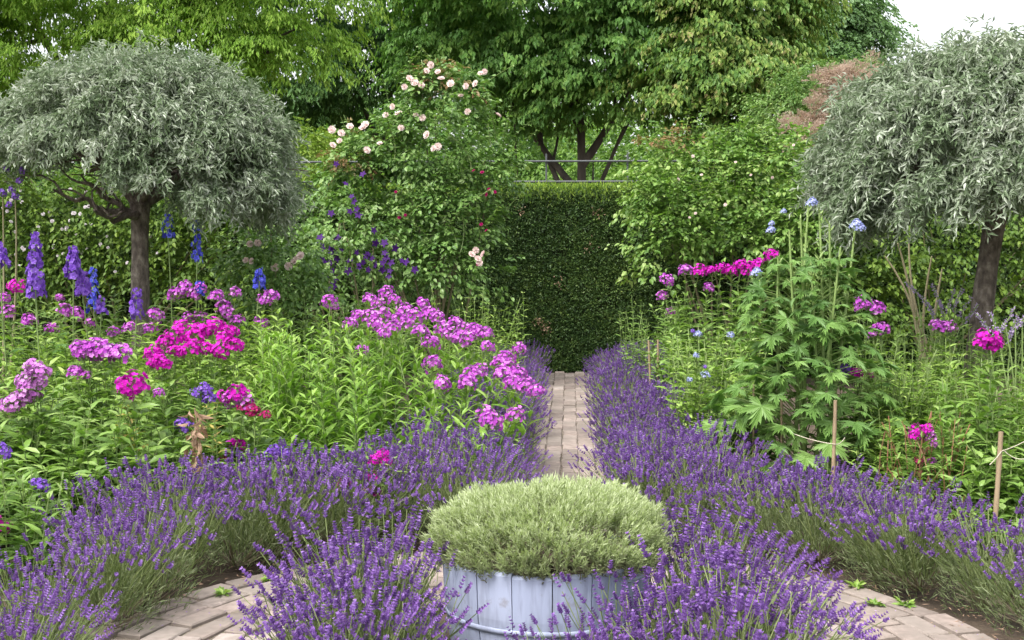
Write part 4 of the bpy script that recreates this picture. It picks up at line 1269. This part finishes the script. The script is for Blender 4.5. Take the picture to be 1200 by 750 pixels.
# ------------------------------------------------------------------ painted half barrel with clipped lavender
def paint_mat():
    m, t, b = base_mat('lilac_blue_paint')
    tc = t.nodes.new('ShaderNodeTexCoord')
    mp = t.nodes.new('ShaderNodeMapping')
    mp.inputs['Scale'].default_value = (9, 9, 1.2)
    n = t.nodes.new('ShaderNodeTexNoise')
    n.inputs['Scale'].default_value, n.inputs['Detail'].default_value = 5, 8
    t.links.new(tc.outputs['Object'], mp.inputs[0])
    t.links.new(mp.outputs[0], n.inputs['Vector'])
    r = ramp_by_rnd(t, [(.265, .3, .425), (.305, .34, .465), (.34, .375, .5)])
    c = t.nodes.new('ShaderNodeValToRGB')
    e = c.color_ramp.elements
    e[0].position, e[0].color = .32, (.52, .5, .5, 1)
    e[1].position, e[1].color = .52, (1, 1, 1, 1)
    t.links.new(n.outputs['Fac'], c.inputs[0])
    mu = t.nodes.new('ShaderNodeMix')
    mu.data_type, mu.blend_type = 'RGBA', 'MULTIPLY'
    mu.inputs[0].default_value = .5
    t.links.new(r.outputs[0], mu.inputs[6])
    t.links.new(c.outputs[0], mu.inputs[7])
    t.links.new(mu.outputs[2], b.inputs['Base Color'])
    # soil splashes and bare scuffs with shapes of their own
    n4 = t.nodes.new('ShaderNodeTexNoise')
    n4.inputs['Scale'].default_value, n4.inputs['Detail'].default_value, n4.inputs['Roughness'].default_value = 11, 10, .7
    t.links.new(tc.outputs['Object'], n4.inputs['Vector'])
    c4 = t.nodes.new('ShaderNodeValToRGB')
    c4.color_ramp.elements[0].position, c4.color_ramp.elements[0].color = .58, (0, 0, 0, 1)
    c4.color_ramp.elements[1].position, c4.color_ramp.elements[1].color = .68, (.75, .75, .75, 1)
    t.links.new(n4.outputs['Fac'], c4.inputs[0])
    m4 = t.nodes.new('ShaderNodeMix')
    m4.data_type = 'RGBA'
    t.links.new(c4.outputs[0], m4.inputs[0])
    t.links.new(mu.outputs[2], m4.inputs[6])
    m4.inputs[7].default_value = (.22, .21, .22, 1)
    t.links.new(m4.outputs[2], b.inputs['Base Color'])
    b.inputs['Roughness'].default_value = .7
    bp = t.nodes.new('ShaderNodeBump')
    bp.inputs['Strength'].default_value, bp.inputs['Distance'].default_value = .5, .004
    t.links.new(n.outputs['Fac'], bp.inputs['Height'])
    t.links.new(bp.outputs[0], b.inputs['Normal'])
    return m

def build_tub():
    rg_ = random.Random(12)
    P = paint_mat()
    T = np.array([at(641, 290, 4.12)[0], 4.12, 0])
    t = thing('planter_tub', 'round wooden half barrel tub painted pale lilac blue in the lavender', 'planter', T)
    mb = MB()
    n, RT, RB, th = 17, .338, .29, .024
    for k in range(n):
        a0, a1 = 2 * pi * k / n + .006 - pi / 2 - .3, 2 * pi * (k + 1) / n - .004 - pi / 2 - .3
        ztop = .385 + rg_.gauss(0, .0025)
        if k == 3:
            ztop -= .035
        off = rg_.gauss(0, .0015)
        rows = []
        for i, z in enumerate((0.0, .12, .24, ztop - .008, ztop)):
            u = z / .385
            ro = RB + (RT - RB) * u + .012 * sin(pi * min(u, 1)) + off
            if i == 4:
                ro -= .005
            row = []
            for q in (0, .33, .67, 1):
                a = a0 + (a1 - a0) * q
                dz = rg_.gauss(0, .0012) if i >= 3 else 0
                row.append((ro * cos(a), ro * sin(a), z + dz))
            ri = ro - th + (.006 if i == 4 else 0)
            for q in (1, .67, .33, 0):
                a = a0 + (a1 - a0) * q
                row.append((ri * cos(a), ri * sin(a), z))
            rows.append(row)
        v = np.array(rows).reshape(-1, 3)
        f = []
        for i in range(4):
            for j in range(8):
                f.append([i * 8 + j, i * 8 + (j + 1) % 8, i * 8 + 8 + (j + 1) % 8, i * 8 + 8 + j])
        q = 32
        f += [[q, q + 1, q + 6, q + 7], [q + 1, q + 2, q + 5, q + 6], [q + 2, q + 3, q + 4, q + 5]]
        mb.add(v, f, rg_.random())
    obj('staves', mb.mesh('tub_staves', P), t)
    for z in (.205, .06):
        mb = MB()
        m = 64
        u = z / .385
        ro = RB + (RT - RB) * u + .012 * sin(pi * u) + .004
        a = np.arange(m) * 2 * pi / m
        ring = lambda r, zz: np.stack([r * np.cos(a), r * np.sin(a), np.full(m, zz)], 1)
        sl = (RT - RB) / .385
        v = np.concatenate([ring(ro - .006, z - .009), ring(ro - sl * .007, z - .007), ring(ro + sl * .007, z + .007), ring(ro - .004 + sl * .009, z + .009)])
        mb.add(v, [[i * m + k, i * m + (k + 1) % m, (i + 1) * m + (k + 1) % m, (i + 1) * m + k] for i in range(3) for k in range(m)], .6)
        obj('hoop', mb.mesh('tub_hoop', P, smooth=True), t)
    mb = MB()
    m = 40
    a = np.arange(m) * 2 * pi / m
    v = np.concatenate([np.stack([.312 * np.cos(a), .312 * np.sin(a), np.full(m, .35)], 1), [[0, 0, .37]]])
    mb.add(v, [[k, (k + 1) % m, m] for k in range(m)])
    obj('soil', mb.mesh('tub_soil', M['soil']), t)
    # the clipped, flowerless lavender
    rng = np.random.default_rng(430)
    base = T + np.array([.012, 0, .36])
    b = thing('lavender_bush', 'pale green lavender without flowers growing as a dome in the painted tub', 'lavender', base)
    mb = MB()
    n = 3400
    a = rng.uniform(0, 6.28, n)
    cz = rng.uniform(.1, 1, n)
    sn = np.sqrt(1 - cz ** 2) ** .8
    dirs = np.stack([np.cos(a) * sn, np.sin(a) * sn, cz], 1)
    lump = snoise(dirs, 431, 7)
    lump2 = snoise(dirs, 432, 15)
    rad = 1 + .05 * lump + .06 * lump2 + rng.normal(0, .03, n)
    tip = np.stack([dirs[:, 0], dirs[:, 1], np.abs(cz) ** .7], 1) * np.array([.388, .38, .228]) * rad[:, None] + np.array([0, 0, .0])
    gap = snoise(dirs, 433, 8) + rng.normal(0, .25, n) > -.6
    tip, dirs, lump = tip[gap], dirs[gap], lump2[gap]
    n = len(tip)
    ax = unit(dirs * np.array([.75, .75, .6]) + Z3 * .55 + rng.normal(0, .16, (n, 3)))
    ln = rng.uniform(.05, .1, n)
    K = 24
    u = np.linspace(0, 1, K)[None, :, None]
    Q = tip[:, None] - ax[:, None] * ln[:, None, None] * (1 - u)
    s = unit(np.cross(np.repeat(ax, K, 0), rng.normal(size=(n * K, 3)))).reshape(n, K, 3)
    ld = ax[:, None] * rng.uniform(.35, 1.1, (n, K, 1)) + s * rng.uniform(.5, 1.1, (n, K, 1)) * (1.15 - .8 * u)
    nn = s + rng.normal(0, .5, (n, K, 3))
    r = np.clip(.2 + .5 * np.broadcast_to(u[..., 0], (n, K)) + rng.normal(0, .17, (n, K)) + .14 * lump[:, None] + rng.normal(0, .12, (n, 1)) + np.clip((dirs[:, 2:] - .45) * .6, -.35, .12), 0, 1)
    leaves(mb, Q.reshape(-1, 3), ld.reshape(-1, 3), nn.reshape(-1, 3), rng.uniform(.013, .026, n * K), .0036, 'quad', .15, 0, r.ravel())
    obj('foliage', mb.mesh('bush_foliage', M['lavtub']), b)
    mb = MB()
    m = 420
    a = rng.uniform(0, 6.28, m)
    e = np.stack([np.cos(a) * rng.uniform(.2, .36, m), np.sin(a) * rng.uniform(.2, .36, m), rng.uniform(.0, .1, m)], 1)
    ribbons(mb, np.stack([e * np.array([.4, .4, 0]), e * .75 - Z3 * .005, e], 1), .005, rng)
    obj('woody_stem', mb.mesh('bush_wood', M['lavwood']), b)
build_tub()

# ------------------------------------------------------------------ canes and twine
M['bamboo'] = roughmat('bamboo', [(.2, .145, .09), (.3, .22, .14), (.38, .29, .2)], 12, 5, .6, .3, (1, 1, .2))
M['twine'] = roughmat('twine', [(.45, .4, .3), (.55, .5, .4)], 60, 3, .9, .2)
def stake(label, px, py, Y, r, lean=0.0, group='bamboo stakes in the right bed'):
    top = at(px, py, Y)
    base = np.array([top[0] - lean, Y, -.05])
    mb = MB()
    n = 15
    P = curve(base, top, (0.002, 0, 0), n)
    rad = np.full(n, r)
    rad[3::4] *= 1.18
    tube(mb, P, rad, 8)
    o = obj('bamboo_stake', mb.mesh('bamboo_stake', M['bamboo'], base, True), None, base)
    tag(o, label, 'stake', group)
    return top
sA = stake('thick tan stake with twine tied near its top at the far right', 1173, 506, 5.6, .0105, .03)
sB = stake('tan stake in front of the big lobed leaves', 979, 469, 6.45, .009, .015)
sC = stake('thin dark stake left of the big lobed leaves', 883, 451, 6.8, .006, 0)
sD = stake('thin stake hidden among the big lobed leaves', 916, 440, 6.75, .006, 0)
sE = stake('left of two pale short stakes beside the far right lavender', 760, 399, 9.6, .008, -.03)
sF = stake('right of two pale short stakes beside the far right lavender', 771, 398, 9.6, .008, 0)
def twine(label, pts, sag=.01, r=.0022):
    mb = MB()
    for a, b_ in zip(pts[:-1], pts[1:]):
        tube(mb, curve(a, b_, (0, 0, -sag), 8), r, 4)
    o = np.array(pts[0])
    tag(obj('twine', mb.mesh('twine', M['twine'], o, True), None, o), label, 'twine', 'garden twine on stakes')
k1 = np.array([sA[0], 5.585, at(1173, 528, 5.6)[2]])
twine('pale twine running from the far right stake to the picture edge', [k1 + np.array([-.05, 0, -.06]), k1, at(1205, 515, 5.75)], .004)
twine('second loose twine end hanging right of the far right stake', [k1 + np.array([.012, 0, 0]), at(1200, 538, 5.6)], .012)
twine('twine stretched through the lobed leaves to the tan stake', [at(922, 505, 6.6), np.array([sB[0], 6.43, at(978, 520, 6.45)[2]]), at(990, 513, 6.5)], .01)
twine('long twine crossing above the right path lavender', [at(722, 463, 9.3), at(800, 463, 9.0), at(880, 452, 6.82)], .02, .003)

# ------------------------------------------------------------------ weeds and fallen petals on the paving
WG = 'weeds in the paving joints'
for i, (lab, px, py) in enumerate((('small green weed in the right paving joint nearest the tub', 1026, 712), ('small green weed at the lavender edge of the right paving', 1060, 713),
                                   ('tiny weed at the right rim of the paving', 1004, 692), ('tiny weed at the left rim of the paving under the lavender', 262, 700),
                                   ('small weed by the left lavender edge of the paving', 318, 682))):
    rng = np.random.default_rng(500 + i)
    Y = CAM_Z * FPX / (py - 290)
    for _ in range(6):
        Y *= (CAM_Z - .0) / max(.2, CAM_Z - at(px, py, Y)[2])
    base = np.array([at(px, py, Y)[0], Y, .01])
    n = 26
    a = rng.uniform(0, 6.28, n)
    o = np.stack([np.cos(a), np.sin(a), rng.uniform(.2, 1.2, n)], 1)
    mb = MB()
    leaves(mb, base + o * rng.uniform(0, .02, (n, 1)) * np.array([1, 1, .6]), o, Z3 + rng.normal(0, .3, (n, 3)), rng.uniform(.02, .045, n), .014, 'lance', .3)
    tag(obj('weed', mb.mesh('weed', M['phloxlight'], base), None, base), lab, 'weed', WG)
rng = np.random.default_rng(510)
n = 420
a, r = rng.uniform(0, 2 * pi, n), rng.uniform(.95, 1.62, n) 
p = np.stack([CEN[0] + r * np.cos(a), CEN[1] + r * np.sin(a), np.full(n, .022)], 1)
q = np.stack([rng.choice([-1, 1], 160) * rng.uniform(.1, .42, 160), rng.uniform(6, 13.5, 160), np.full(160, .022)], 1)
p = np.concatenate([p, q])
n = len(p)
mb = MB()
leaves(mb, p, rng.normal(size=(n, 3)) * np.array([1, 1, .1]), Z3 + rng.normal(0, .2, (n, 3)), rng.uniform(.006, .014, n), .006, 'diamond', 0, .2)
tag(obj('fallen_petals', mb.mesh('fallen_petals', M['lavfl'])), 'scattered purple petals fallen on the brick paving', 'petals', kind='stuff')
mb = MB()
n = 900
a, r = rng.uniform(0, 2 * pi, n), 1.66 + np.abs(rng.normal(0, .08, n)) * rng.choice([-1, 1, 1], n)
p = np.stack([CEN[0] + r * np.cos(a), CEN[1] + r * np.sin(a), np.full(n, .018)], 1)
leaves(mb, p, rng.normal(size=(n, 3)) * np.array([1, 1, .15]), Z3 + rng.normal(0, .3, (n, 3)), rng.uniform(.01, .04, n), .005, 'diamond', 0, .2)
tag(obj('plant_litter', mb.mesh('plant_litter', M['withered'])), 'dry leaf litter along the rim of the circular paving', 'litter', kind='stuff')
